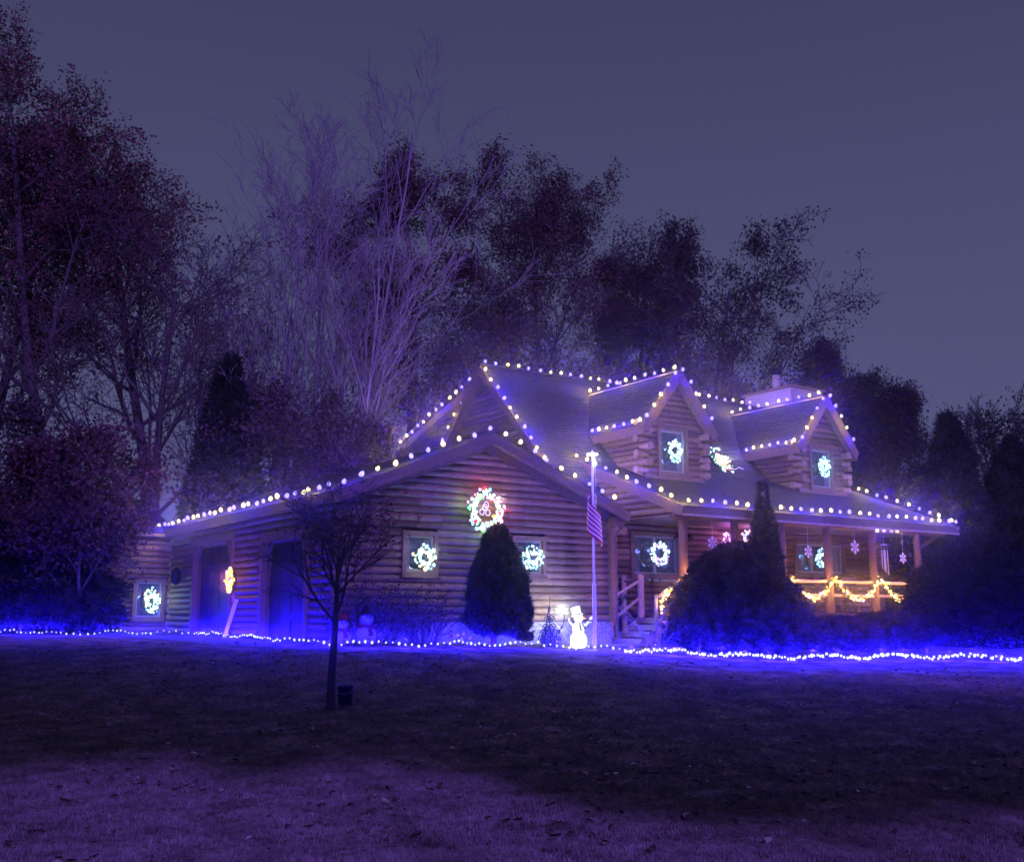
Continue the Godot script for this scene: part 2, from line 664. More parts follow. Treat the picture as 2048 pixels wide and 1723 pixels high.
# a window in the wall plane, casing outside u0..u1, h0..h1
func window(o: Vector3, ux: Vector3, nrm: Vector3, u0: float, u1: float, h0: float, h1: float, mull: int, called := "window", rows := 0) -> void:
	var fr := MB.new()
	var c := 0.10
	var out := nrm * 0.075
	for side in [[u0, u0 + c, h0, h1], [u1 - c, u1, h0, h1], [u0 + c, u1 - c, h1 - c, h1], [u0 + c, u1 - c, h0, h0 + c]]:
		fr.box(o + ux * (side[0] + side[1]) / 2 + Vector3(0, (side[2] + side[3]) / 2, 0) - nrm * 0.03 + out / 2, ux * (side[1] - side[0]) / 2, Vector3(0, (side[3] - side[2]) / 2, 0), nrm * 0.075)
	fr.box(o + ux * (u0 + u1) / 2 + Vector3(0, h0 - 0.02, 0) + nrm * 0.05, ux * (u1 - u0 + 0.08) / 2, Vector3(0, 0.02, 0), nrm * 0.075)
	var w := hpart(called, fr, M.trim)
	var sa := MB.new()
	var cells := mull + 1
	var iw := (u1 - u0 - 2 * c)
	var lev := o - nrm * 0.035
	for k in cells:
		var a := u0 + c + iw * k / cells
		var b := u0 + c + iw * (k + 1) / cells
		for side in [[a, a + 0.05, h0 + c, h1 - c], [b - 0.05, b, h0 + c, h1 - c], [a + 0.05, b - 0.05, h1 - c - 0.05, h1 - c], [a + 0.05, b - 0.05, h0 + c, h0 + c + 0.05]]:
			sa.box(lev + ux * (side[0] + side[1]) / 2 + Vector3(0, (side[2] + side[3]) / 2, 0), ux * (side[1] - side[0]) / 2, Vector3(0, (side[3] - side[2]) / 2, 0), nrm * 0.03)
		for r in rows:
			var hh := lerpf(h0 + c, h1 - c, (r + 1.0) / (rows + 1.0))
			sa.box(lev + ux * (a + b) / 2 + Vector3(0, hh, 0), ux * ((b - a) / 2 - 0.05), Vector3(0, 0.02, 0), nrm * 0.02)
	put("sash", sa, M.sash, w)
	var lo := lev + ux * (u0 + c + 0.04) + Vector3(0, h0 + c + 0.04, 0) - nrm * 0.01
	var hi := lev + ux * (u1 - c - 0.04) + Vector3(0, h1 - c - 0.04, 0) - nrm * 0.01
	var pn := MB.new()
	var dx := ux * (hi - lo).dot(ux)
	pn.quad(lo, lo + dx, hi, hi - dx, nrm)
	put("pane", pn, M.pane, w)
	var bl := MB.new()
	var oo := -nrm * 0.1
	bl.box((lo + hi) / 2 + oo - nrm * 0.02, dx / 2 + ux * 0.06, Vector3(0, (h1 - h0) / 2 - 0.04, 0), nrm * 0.01)
	put("blind", bl, M.blind, w)
	# drawn curtains on both sides
	for sd in 2:
		var cu := MB.new()
		var wide := dx.length() * 0.2
		var from := lo if sd == 0 else lo + dx - dx.normalized() * wide
		for k in 6:
			var a := from + dx.normalized() * wide * k / 6.0 - nrm * (0.05 + 0.015 * (k % 2))
			var b := from + dx.normalized() * wide * (k + 1) / 6.0 - nrm * (0.05 + 0.015 * ((k + 1) % 2))
			var up := Vector3(0, hi.y - lo.y, 0)
			cu.quad(a, b, b + up, a + up, nrm)
		put("curtain", cu, M.curtain, w)


func porch_h(t: float) -> float:
	return 3.6 + 0.3855 * (t - 19.6)


func build_house() -> void:
	house = thing("log_house", "log house with two dormers, porch and garage wing hung with lights", "house", R * house_base, ANG)
	var S := Vector3.RIGHT
	var T := Vector3(0, 0, -1)
	var UP := Vector3.UP
	# garage gable wall
	log_wall("garage_gable_wall", L(0, 20.75, 0), S, -T, 0.72, 4.95, func(h): return [9.5, 17.0] if h < 3.3 else [13.25 - (4.93 - h) / 0.402, 13.25 + (4.93 - h) / 0.402], [[11.09, 12.0, 1.73, 2.72], [14.01, 14.99, 1.74, 2.73]])
	var mb := MB.new()
	mb.bx(L(13.25, 20.9, 0.3), 7.5, 0.84, 0.3)
	mb.bx(L(9.62, 21.4, 0.3), 0.25, 0.84, 1.3)
	hpart("garage_foundation", mb, M.concrete)
	window(L(0, 20.75, 0), S, -T, 11.09, 12.0, 1.73, 2.72, 0)
	window(L(0, 20.75, 0), S, -T, 14.01, 14.99, 1.74, 2.73, 0)
	board("corner_board", L(9.5, 20.68, 0.7), L(9.5, 20.68, 3.4), S, 0.16, 0.14, M.trim)
	board("corner_board", L(17.0, 20.68, 0.7), L(17.0, 20.68, 3.35), S, 0.14, 0.14, M.trim)
	# garage side wall with its two doors
	log_wall("garage_side_wall", L(9.5, 0, 0), T, -S, 0.35, 3.35, func(_h): return [20.82, 32.4], [[26.88, 30.0, 0.0, 2.8], [22.05, 24.76, 0.0, 2.6]])
	garage_door(26.88, 30.0, 2.8)
	garage_door(22.05, 24.76, 2.6)
	# garage roof
	var gs := Vector3(1, 0.402, 0).normalized()
	roof("garage_roof", L(9.24, 20.3, 3.43), L(9.24, 33.3, 3.43), gs, 4.01 * sqrt(1 + 0.402 * 0.402))
	roof("garage_roof", L(17.26, 20.3, 3.43), L(17.26, 33.3, 3.43), Vector3(-gs.x, gs.y, 0), 4.01 * sqrt(1 + 0.402 * 0.402))
	for sg in [-1.0, 1.0]:
		board("rake_board", L(13.25 + sg * 4.03, 20.285, 3.29), L(13.25, 20.285, 4.91), UP, 0.24, 0.035, M.fascia)
		board("rake_trim", L(13.25 + sg * 4.03, 20.262, 3.35), L(13.25, 20.262, 4.97), UP, 0.06, 0.02, M.gutter)
		board("frieze_board", L(13.25 + sg * 3.65, 20.655, 3.30), L(13.25, 20.655, 4.77), UP, 0.2, 0.03, M.trim)
		board("soffit", L(13.25 + sg * 4.0, 20.48, 3.30), L(13.25, 20.48, 4.91), T, 0.34, 0.02, M.trim)
	board("eave_return", L(17.08, 20.45, 3.2), L(17.08, 20.75, 3.2), UP, 0.2, 0.34, M.trim)
	board("fascia_board", L(9.22, 20.3, 3.31), L(9.22, 33.3, 3.31), UP, 0.2, 0.03, M.fascia)
	board("fascia_board", L(17.28, 20.3, 3.31), L(17.28, 22.0, 3.31), UP, 0.2, 0.03, M.fascia)
	board("soffit", L(9.36, 20.5, 3.26), L(9.36, 33.2, 3.26), S, 0.27, 0.02, M.trim)
	mb = MB.new()
	mb.rod(L(17.1, 20.65, 3.2), L(17.32, 20.62, 3.05), 0.04)
	mb.rod(L(17.32, 20.62, 3.05), L(17.12, 20.66, 2.85), 0.04)
	mb.rod(L(17.12, 20.66, 2.85), L(17.12, 20.66, 0.3), 0.04)
	hpart("downspout", mb, M.gutter)
	# the wing at the back of the garage
	log_wall("wing_wall", L(0, 32.45, 0), S, -T, 0.38, 3.3, func(_h): return [7.25, 9.6], [[8.42, 9.36, 0.73, 1.95]])
	window(L(0, 32.45, 0), S, -T, 8.42, 9.36, 0.73, 1.95, 0)
	corner_logs("log_end", L(9.52, 32.4, 0), S, 0.6, 3.2)
	board("corner_board", L(7.25, 32.4, 0.35), L(7.25, 32.4, 3.3), S, 0.12, 0.12, M.trim)
	roof("wing_roof", L(6.9, 32.1, 3.3), L(9.6, 32.1, 3.3), Vector3(0, 0.33, -1).normalized(), 4.5)
	mb = MB.new()
	mb.bx(L(7.35, 34.5, 1.7), 0.15, 2.9, 4.0)
	hpart("wing_side_wall", mb, M.back)
	# main house, front wall under the porch
	log_wall("front_wall", L(0, 22.2, 0), S, -T, 0.95, 3.45, func(_h): return [17.1, 29.7], [[18.88, 20.72, 1.9, 3.14], [25.44, 27.82, 2.08, 3.16], [22.7, 23.65, 0.9, 3.02]])
	mb = MB.new()
	mb.bx(L(23.4, 22.3, 0.45), 12.6, 1.02, 0.2)
	hpart("foundation", mb, M.concrete)
	window(L(0, 22.2, 0), S, -T, 18.88, 20.72, 1.9, 3.14, 1)
	window(L(0, 22.2, 0), S, -T, 25.44, 27.82, 2.08, 3.16, 2)
	front_door()
	# left gable wall of the main house and the cheek of the rear shed dormer
	log_wall("gable_wall", L(17.4, 0, 0), T, -S, 3.0, 8.4, func(h): return [27.1 - (8.3 - h), 27.1 + (8.3 - h)] if h > 3.4 else [22.3, 32.0], [])
	log_wall("shed_dormer_cheek", L(17.85, 0, 0), T, -S, 4.5, 8.2, func(h): return [27.1 + (8.46 - h), minf(27.1 + (8.32 - h) / 0.31, 32.9)], [])
	log_wall("porch_end_wall", L(18.52, 0, 0), T, -S, 3.46, 5.2, func(h): return [maxf(19.85, 19.75 + (h - 3.5) / 0.3855), h + 18.6], [])
	# roofs
	var ms := Vector3(0, 1, -1).normalized()
	roof("main_roof", L(17.1, 23.75, 5.2), L(30.0, 23.75, 5.2), ms, 3.34 * sqrt(2.0))
	roof("main_roof_lower", L(17.1, 21.75, 3.2), L(18.43, 21.75, 3.2), ms, 2.0 * sqrt(2.0))
	roof("rear_roof", L(17.1, 32.2, 3.44), L(30.0, 32.2, 3.44), Vector3(0, 1, 1).normalized(), 5.09 * sqrt(2.0))
	roof("shed_dormer_roof", L(17.55, 33.2, 6.72), L(29.0, 33.2, 6.72), Vector3(0, 0.305, 1).normalized(), 6.1 * 1.0455)
	var ps := Vector3(0, 0.3855, -1).normalized()
	roof("porch_roof", L(18.43, 19.6, 3.6), L(30.0, 19.6, 3.6), ps, 4.17 * 1.0717)
	board("ridge_cap", L(17.08, 27.1, 8.545), L(30.0, 27.1, 8.545), T, 0.22, 0.03, M.shingle)
	board("rake_board", L(17.085, 21.75, 3.08), L(17.085, 27.1, 8.42), UP, 0.22, 0.035, M.fascia)
	board("rake_board", L(17.085, 32.2, 3.32), L(17.085, 27.1, 8.42), UP, 0.22, 0.035, M.fascia)
	board("soffit", L(17.25, 22.0, 3.19), L(17.25, 27.1, 8.29), S, 0.3, 0.02, M.trim)
	board("soffit", L(17.25, 32.0, 3.39), L(17.25, 27.1, 8.29), S, 0.3, 0.02, M.trim)
	board("shed_rake_board", L(17.53, 33.25, 6.58), L(17.53, 27.1, 8.43), UP, 0.24, 0.035, M.fascia)
	board("soffit", L(17.7, 33.1, 6.56), L(17.7, 27.3, 8.3), S, 0.3, 0.02, M.fascia)
	board("shed_eave_return", L(17.66, 32.9, 6.55), L(17.66, 33.3, 6.55), UP, 0.3, 0.3, M.fascia)
	board("porch_rake_board", L(18.4, 19.55, 3.46), L(18.4, 23.9, 5.14), UP, 0.26, 0.035, M.fascia)
	board("porch_rake_board", L(30.03, 19.55, 3.46), L(30.03, 23.9, 5.14), UP, 0.26, 0.035, M.fascia)
	board("eave_fascia", L(18.4, 19.57, 3.48), L(30.03, 19.57, 3.48), UP, 0.17, 0.035, M.gutter)
	board("gutter_trim", L(18.4, 19.53, 3.37), L(30.03, 19.53, 3.37), UP, 0.05, 0.05, M.pale_wood)
	board("eave_board", L(17.1, 21.73, 3.1), L(18.4, 21.73, 3.1), UP, 0.2, 0.035, M.trim)
	mb = MB.new()
	mb.bx(L(24.2, 20.95, 3.42), 11.4, 0.03, 2.5)
	hpart("porch_ceiling", mb, M.fascia)
	mb = MB.new()
	mb.quad(L(29.8, 22.2, 0.2), L(29.8, 32.0, 0.2), L(29.8, 32.0, 3.4), L(29.8, 22.2, 3.4), S)
	mb.tri(L(29.8, 22.2, 3.4), L(29.8, 32.0, 3.4), L(29.8, 27.1, 8.3), S)
	hpart("far_gable_wall", mb, M.back)
	dormer(20.95, 20.32, 21.49)
	dormer(27.4, 26.82, 27.97)
	# chimney on the far gable
	mb = MB.new()
	mb.bx(L(31.08, 27.25, 4.7), 1.75, 9.15, 2.3)
	var ch := hpart("chimney", mb, M.stucco)
	mb = MB.new()
	mb.bx(L(31.08, 27.25, 9.3), 1.95, 0.09, 2.5)
	put("chimney_cap", mb, M.fascia, ch)
	mb = MB.new()
	mb.lathe(L(30.45, 27.0, 9.3), [Vector2(0.15, 0), Vector2(0.15, 0.6), Vector2(0.0, 0.6)], 12)
	put("flue_pipe", mb, M.stucco, ch)
	mb = MB.new()
	mb.lathe(L(30.45, 27.0, 9.9), [Vector2(0.19, 0.0), Vector2(0.24, 0.06), Vector2(0.24, 0.22), Vector2(0.1, 0.3), Vector2(0.0, 0.3)], 12)
	put("flue_cap", mb, M.black, ch)
	build_porch()


# interlocking ends of logs that stick out at a corner, alternately along x and along z
func corner_logs(called: String, c: Vector3, out: Vector3, h0: float, h1: float) -> void:
	var h := h0
	var k := 0
	while h < h1:
		var mb := MB.new()
		var d := out if k % 2 == 0 else Vector3(0, 0, 1)
		var r := 0.105 + rng.randf_range(-0.01, 0.012)
		var ln := rng.randf_range(0.26, 0.34)
		var a := c + Vector3(0, h, 0) - d * 0.1
		mb.tube(PackedVector3Array([a, a + d * (ln * 0.6), a + d * (ln + 0.1)]), PackedFloat32Array([r * 0.9, r * 0.92, r * 1.04]), 10, true)
		hpart(called, mb, M.log_end if rng.randf() < 0.7 else M.log2)
		h += 0.225
		k += 1


func dormer(c: float, w0: float, w1: float) -> void:
	var S := Vector3.RIGHT
	var T := Vector3(0, 0, -1)
	var UP := Vector3.UP
	var hw := 1.12
	var top := 7.86
	log_wall("dormer_front_wall", L(0, 22.6, 0), S, -T, 4.72, 7.8, func(h): return [c - hw, c + hw] if h < 6.4 else [c - (top - h) / 1.25, c + (top - h) / 1.25], [[w0, w1, 4.85, 6.27]])
	log_wall("dormer_side_wall", L(c - hw, 0, 0), T, -S, 4.75, 6.42, func(h): return [22.6, minf(h + 18.65, 19.75 + (h - 3.6) / 0.3855)], [])
	var mb := MB.new()
	mb.quad(L(c + hw, 22.65, 4.7), L(c + hw, 25, 4.7), L(c + hw, 25, 6.5), L(c + hw, 22.65, 6.5), S)
	hpart("dormer_far_wall", mb, M.log1)
	window(L(0, 22.6, 0), S, -T, w0, w1, 4.85, 6.27, 0)
	corner_logs("log_end", L(c - hw + 0.02, 22.62, 0), -S, 4.95, 6.3)
	corner_logs("log_end", L(c + hw - 0.02, 22.62, 0), S, 4.95, 6.3)
	var n := 1.0 / sqrt(1 + 1.25 * 1.25)
	for sg in [-1.0, 1.0]:
		var eave := L(c + sg * 1.4, 22.25, 6.2)
		roof("dormer_roof", eave, L(c + sg * 1.4, 26.6, 6.2), Vector3(-sg * n, 1.25 * n, 0), 1.4 / n)
		board("dormer_rake_board", L(c + sg * 1.4, 22.235, 6.05), L(c, 22.235, 7.80), UP, 0.3, 0.035, M.fascia)
		board("dormer_soffit", L(c + sg * 1.36, 22.42, 6.1), L(c, 22.42, 7.8), T, 0.32, 0.02, M.trim)
		board("dormer_eave_fascia", L(c + sg * 1.415, 22.22, 6.05), L(c + sg * 1.415, 25.2, 6.05), UP, 0.26, 0.035, M.fascia)
		board("dormer_eave_soffit", L(c + sg * 1.27, 22.3, 6.0), L(c + sg * 1.27, 24.6, 6.0), S, 0.28, 0.02, M.fascia)
	board("dormer_sill_board", L(c - hw - 0.05, 22.52, 4.73), L(c + hw + 0.05, 22.52, 4.73), UP, 0.14, 0.06, M.trim)


func garage_door(t0: float, t1: float, top: float) -> void:
	var mb := MB.new()
	mb.bx(L(9.72, (t0 + t1) / 2, top / 2 + 0.1), 0.05, top, t1 - t0 + 0.1)
	var d := hpart("garage_door", mb, M.door)
	var cols := 4
	var rows := 4
	for r in rows:
		for k in cols:
			var w := (t1 - t0) / cols
			var hh := (top - 0.25) / rows
			var m := MB.new()
			m.bx(L(9.685, t0 + w * (k + 0.5), 0.25 + hh * (r + 0.5)), 0.03, hh * 0.72, w * 0.8)
			if r == rows - 1:
				put("door_window", m, M.black, d)
			else:
				put("door_panel", m, M.door, d)
	var fr := MB.new()
	for x in [t0, t1]:
		fr.bx(L(9.47, x, top / 2 + 0.1), 0.14, top + 0.2, 0.16)
		var sg := 1.0 if x == t0 else -1.0
		fr.plank(L(9.48, x + sg * 0.02, top - 0.42), L(9.48, x + sg * 0.46, top + 0.02), Vector3.UP, 0.16, 0.1)
	fr.bx(L(9.47, (t0 + t1) / 2, top + 0.1), 0.14, 0.2, t1 - t0)
	put("door_frame", fr, M.trim, d)


func front_door() -> void:
	var mb := MB.new()
	mb.bx(L(23.17, 22.27, 1.97), 0.9, 2.05, 0.05)
	var d := hpart("front_door", mb, mat(Color(0.2, 0.05, 0.04), 0.5))
	var fr := MB.new()
	for x in [22.68, 23.67]:
		fr.bx(L(x, 22.14, 2.0), 0.1, 2.1, 0.14)
	fr.bx(L(23.17, 22.14, 3.06), 1.1, 0.12, 0.14)
	put("door_frame", fr, M.trim, d)
	for k in 4:
		var p := MB.new()
		p.bx(L(22.96 + 0.42 * (k % 2), 22.235, 1.45 + 0.95 * (k / 2)), 0.3, 0.75, 0.03)
		put("door_panel", p, mat(Color(0.16, 0.04, 0.035), 0.5), d)
	var kn := MB.new()
	kn.ball(L(22.82, 22.2, 1.95), Vector3(0.035, 0, 0), Vector3(0, 0.035, 0), Vector3(0, 0, 0.035))
	put("door_knob", kn, M.steel, d)


func build_porch() -> void:
	var T := Vector3(0, 0, -1)
	var mb := MB.new()
	mb.bx(L(24.2, 20.97, 0.88), 11.4, 0.06, 2.4)
	var fl := hpart("porch_floor", mb, M.trim)
	for k in 20:
		var b := MB.new()
		b.bx(L(24.2, 19.83 + k * 0.12, 0.925), 11.4, 0.03, 0.112)
		put("plank", b, M["log%d" % (k % 4)], fl)
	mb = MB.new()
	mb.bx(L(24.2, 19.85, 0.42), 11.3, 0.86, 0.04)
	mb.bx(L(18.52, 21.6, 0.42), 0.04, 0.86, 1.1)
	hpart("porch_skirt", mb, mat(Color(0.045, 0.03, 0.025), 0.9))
	var posts := [18.85, 20.72, 22.52, 24.42, 26.45, 28.6]
	for x in posts:
		var p := MB.new()
		var pts := PackedVector3Array()
		var rd := PackedFloat32Array()
		for k in 6:
			var h := lerpf(0.94, 3.36, k / 5.0)
			pts.append(L(x + rng.randf_range(-0.008, 0.008), 20.05, h))
			rd.append(0.125 - 0.004 * k + rng.randf_range(-0.004, 0.004))
		p.tube(pts, rd, 12)
		hpart("porch_post", p, M["log%d" % rng.randi_range(0, 3)])
	var bm := MB.new()
	bm.rod(L(18.5, 20.05, 3.4), L(29.95, 20.05, 3.4), 0.1, 10)
	hpart("porch_beam", bm, M.log1)
	for k in range(1, 5):
		for h in [1.83, 1.43]:
			var r := MB.new()
			var pts := PackedVector3Array()
			var rd := PackedFloat32Array()
			for j in 5:
				pts.append(L(lerpf(posts[k] + 0.1, posts[k + 1] - 0.1, j / 4.0), 20.05, h + rng.randf_range(-0.008, 0.008)))
				rd.append(0.048 + rng.randf_range(-0.005, 0.005))
			r.tube(pts, rd, 8)
			hpart("porch_rail", r, M.pale_wood)
	for h in [1.83, 1.43]:
		var r := MB.new()
		r.rod(L(18.97, 20.05, h), L(20.6, 20.05, h), 0.048)
		hpart("porch_rail", r, M.pale_wood)
	# stairs down to the left
	for k in 4:
		var st := MB.new()
		st.bx(L(18.36 - k * 0.27, 20.66, 0.79 - k * 0.17), 0.3, 0.045, 1.2)
		var o := hpart("stair_tread", st, M.pale_wood)
		var rs := MB.new()
		rs.bx(L(18.24 - k * 0.27, 20.66, 0.72 - k * 0.17), 0.025, 0.09, 1.16)
		put("riser", rs, M.pale_wood, o)
	for t in [20.08, 21.24]:
		var sb := MB.new()
		sb.plank(L(18.5, t, 0.80), L(17.35, t, 0.1), Vector3.UP, 0.2, 0.04)
		hpart("stair_stringer", sb, M.pale_wood)
	for q in [[17.9, 20.05, 1.36, 0.055], [18.43, 21.25, 1.93, 0.1], [18.46, 21.95, 1.93, 0.075], [17.43, 21.25, 1.38, 0.06]]:
		var nw := MB.new()
		nw.rod(L(q[0], q[1], 0.12), L(q[0], q[1], q[2]), q[3], 10)
		hpart("newel_post", nw, M.pale_wood)
	for q in [[18.9, 20.05, 1.86, 17.9, 20.05, 1.28], [18.43, 21.25, 1.78, 17.43, 21.25, 1.3], [18.43, 21.25, 1.35, 17.43, 21.25, 0.72], [18.43, 21.25, 1.78, 18.46, 21.95, 1.78], [18.43, 21.25, 1.38, 18.46, 21.95, 1.38]]:
		var hr := MB.new()
		hr.rod(L(q[0], q[1], q[2]), L(q[3], q[4], q[5]), 0.045)
		hpart("handrail", hr, M.pale_wood)
	# bracket under the far corner of the eave
	board("eave_bracket", L(28.65, 20.05, 2.9), L(29.7, 20.05, 3.35), Vector3.UP, 0.1, 0.09, M.log1)


# ---------------------------------------------------------------- strings of bulbs

var bulb_warm: ArrayMesh
var bulb_blue: ArrayMesh
var socket: ArrayMesh


func strand(label: String, pts: Array, spacing: float, phase: int, group := "strings of large bulbs along the roof edges") -> void:
	var base: Vector3 = pts[0]
	var o := thing("string_light", label, "string lights", R * base, ANG, group)
	var wire := MB.new()
	var wp := PackedVector3Array()
	var wr := PackedFloat32Array()
	var k := phase
	var carry := spacing * 0.4
	for j in pts.size() - 1:
		var a: Vector3 = pts[j]
		var b: Vector3 = pts[j + 1]
		var ln := a.distance_to(b)
		var at := carry
		wp.append(a - base); wr.append(0.007)
		while at < ln:
			var p := a.lerp(b, at / ln) - base + Vector3(rng.randf_range(-0.03, 0.03), rng.randf_range(-0.02, 0.03), rng.randf_range(-0.03, 0.03))
			wp.append(p); wr.append(0.007)
			var warm := (k / 2) % 2 == 0
			var bu := put("bulb", bulb_warm if warm else bulb_blue, M.warm if warm else M.blue, o)
			bu.position = p + Vector3(0, 0.03, 0)
			bu.rotation = Vector3(rng.randf_range(-0.4, 0.4), 0, rng.randf_range(-0.5, 0.5))
			bu.scale = Vector3.ONE * rng.randf_range(0.85, 1.1)
			wire.rod(p - Vector3(0, 0.012, 0), p + Vector3(0, 0.035, 0), 0.016, 6, false)
			if warm:
				omni(bu, Vector3(0, 0.05, 0), Color(1.0, 0.74, 0.22), WARM_E)
			else:
				omni(bu, Vector3(0, 0.05, 0), Color(0.03, 0.006, 1.0), BLUE_E)
			k += 1
			at += spacing * rng.randf_range(0.94, 1.06)
		carry = at - ln
	wp.append(pts[-1] - base); wr.append(0.007)
	wire.tube(wp, wr, 5)
	put("wire", wire, M.wire, o)


const WARM_E := 0.7
const BLUE_E := 2.1


func build_strings() -> void:
	var mb := MB.new()
	mb.lathe(Vector3.ZERO, [Vector2(0.0, -0.004), Vector2(0.03, 0.0), Vector2(0.048, 0.026), Vector2(0.052, 0.048), Vector2(0.042, 0.085), Vector2(0.022, 0.112), Vector2(0.0, 0.124)], 10)
	bulb_warm = mb.mesh(M.warm)
	bulb_blue = mb.mesh(M.blue)
	strand("string of bulbs along the eave above the garage doors", [L(9.24, 20.35, 3.5), L(9.24, 33.2, 3.5)], 0.47, 2)
	strand("string of bulbs over the low front gable of the garage", [L(9.3, 20.3, 3.51), L(13.25, 20.3, 5.1), L(17.1, 20.3, 3.55)], 0.44, 2)
	strand("string of bulbs along the main ridge between gable end and chimney", [L(17.15, 27.1, 8.6), L(29.4, 27.1, 8.6)], 0.42, 2)
	strand("string of bulbs down the steep front rake of the main gable", [L(17.1, 26.9, 8.38), L(17.1, 22.4, 3.9)], 0.5, 0)
	strand("short string of bulbs on the rear rake before the lit cheek wall", [L(17.06, 28.0, 7.6), L(17.06, 30.2, 5.4)], 0.5, 3)
	strand("string of bulbs up the shallow rear dormer edge, leftmost on the roof", [L(17.5, 33.1, 6.82), L(17.5, 27.3, 8.58)], 0.44, 0)
	strand("string of bulbs down the left edge of the porch roof above the flag", [L(18.38, 24.0, 5.36), L(18.38, 19.6, 3.68)], 0.47, 0)
	strand("long string of bulbs along the front eave of the porch", [L(18.5, 19.56, 3.68), L(30.0, 19.56, 3.68)], 0.42, 0)
	strand("string of bulbs up the right edge of the porch roof", [L(30.02, 19.6, 3.7), L(30.02, 23.9, 5.36)], 0.42, 0)
	strand("short string of bulbs hooked under the porch beam by the snowflake", [L(26.45, 19.95, 3.3), L(26.75, 19.9, 3.27), L(27.45, 19.9, 3.32)], 0.3, 1)
	for q in [[20.95, "left", "nearest the flagpole"], [27.4, "right", "in front of the chimney"]]:
		var c: float = q[0]
		strand("string of bulbs along the ridge of the %s dormer %s" % [q[1], q[2]], [L(c, 22.3, 7.99), L(c, 26.5, 7.99)], 0.44, 0)
		strand("string of bulbs along the side eave of the %s dormer" % q[1], [L(c - 1.42, 22.25, 6.25), L(c - 1.42, 24.85, 6.25)], 0.36, 0)
		strand("string of bulbs on the left rake of the %s dormer" % q[1], [L(c - 0.1, 22.2, 7.86), L(c - 1.4, 22.2, 6.26)], 0.44, 2)
		strand("string of bulbs on the right rake of the %s dormer" % q[1], [L(c + 0.02, 22.2, 8.0), L(c + 1.4, 22.2, 6.26)], 0.42, 2)
	# the blue strings laid on the lawn
	var path := [[-14.65, -29.96], [-13.14, -29.08], [-11.85, -28.26], [-11.12, -29.08], [-9.35, -27.84], [-8.42, -28.6], [-6.37, -25.26], [-4.87, -22.66], [-3.76, -21.5], [-2.87, -21.08], [-2.24, -21.4], [-1.26, -21.96], [-0.69, -22.7], [0.29, -23.4], [0.84, -23.6], [1.41, -23.8], [1.97, -23.9], [2.51, -23.9], [3.27, -23.9], [4.11, -23.64], [5.1, -23.18], [6.12, -22.98], [7.18, -22.98], [8.32, -23.2], [9.35, -23.1], [10.32, -22.88], [11.9, -22.6]]
	lawn_string("string of small blue lights in front of the driveway", path.slice(0, 9), 0.17, 0.03, 0.4)
	lawn_string("string of small blue lights between crabapple tree and flagpole", path.slice(8, 18), 0.13, 0.035, 0.7)
	lawn_string("dense string of small blue lights before the round shrubs", path.slice(17, 27), 0.06, 0.045, 1.2)
	# warm garlands on the porch rails
	garland("warm lit garland wound down the stair handrail", [L(18.95, 19.93, 1.93), L(18.6, 19.93, 1.72), L(18.25, 19.93, 1.5), L(17.95, 19.95, 1.27), L(17.9, 19.93, 0.95)], 62)
	for q in [[22.55, 24.4, "warm lit garland swag between porch posts beside the spire shrub"], [24.45, 26.42, "warm lit garland swag below the hanging snowflake, middle of the rail"], [26.5, 28.4, "warm lit garland swag at the right end of the porch rail"]]:
		var pts := []
		for k in 9:
			var u := k / 8.0
			pts.append(L(lerpf(q[0], q[1], u), 19.9, 1.92 - 0.6 * 4.0 * u * (1 - u)))
		garland(q[2], pts, 56)


func lawn_string(label: String, path: Array, step: float, r: float, e := 1.0) -> void:
	var b0 := on_ground(path[0][0], path[0][1])
	var o := thing("string_light", label, "string lights", b0, 0.0, "strings of small blue lights along the lawn edge")
	var bulbs := MB.new()
	var wire := PackedVector3Array()
	var rd := PackedFloat32Array()
	var since := 0.3
	for j in path.size() - 1:
		var a := Vector2(path[j][0], path[j][1])
		var b := Vector2(path[j + 1][0], path[j + 1][1])
		var n := maxi(1, int(a.distance_to(b) / step))
		for k in n:
			var p := a.lerp(b, float(k) / n)
			var bob := 0.05 + 0.035 * sin(p.x * 4.0) + rng.randf_range(-0.03, 0.03)
			var q := on_ground(p.x, p.y + rng.randf_range(-0.06, 0.06)) + Vector3(0, bob + 0.02, 0) - b0
			wire.append(q); rd.append(0.006)
			var s := r * rng.randf_range(0.55, 1.0)
			var ax := Vector3(rng.randf_range(-0.5, 0.5), 1, rng.randf_range(-0.3, 0.3)).normalized()
			var sx := ax.cross(Vector3.BACK).normalized()
			bulbs.ball(q + Vector3(0, 0.025, 0), sx * s * 0.75, ax * s, sx.cross(ax) * s * 0.75, 7, 5)
			since += a.distance_to(b) / n
			if since > 0.45:
				since = 0.0
				omni(o, q + Vector3(0, 0.13, 0.03), Color(0.012, 0.004, 1.0), LAWN_E * e, 0.03)
	var w := MB.new()
	w.tube(wire, rd, 4)
	put("wire", w, M.wire, o)
	put("bulbs", bulbs, M.mini_blue, o, "stuff")


const LAWN_E := 3.6


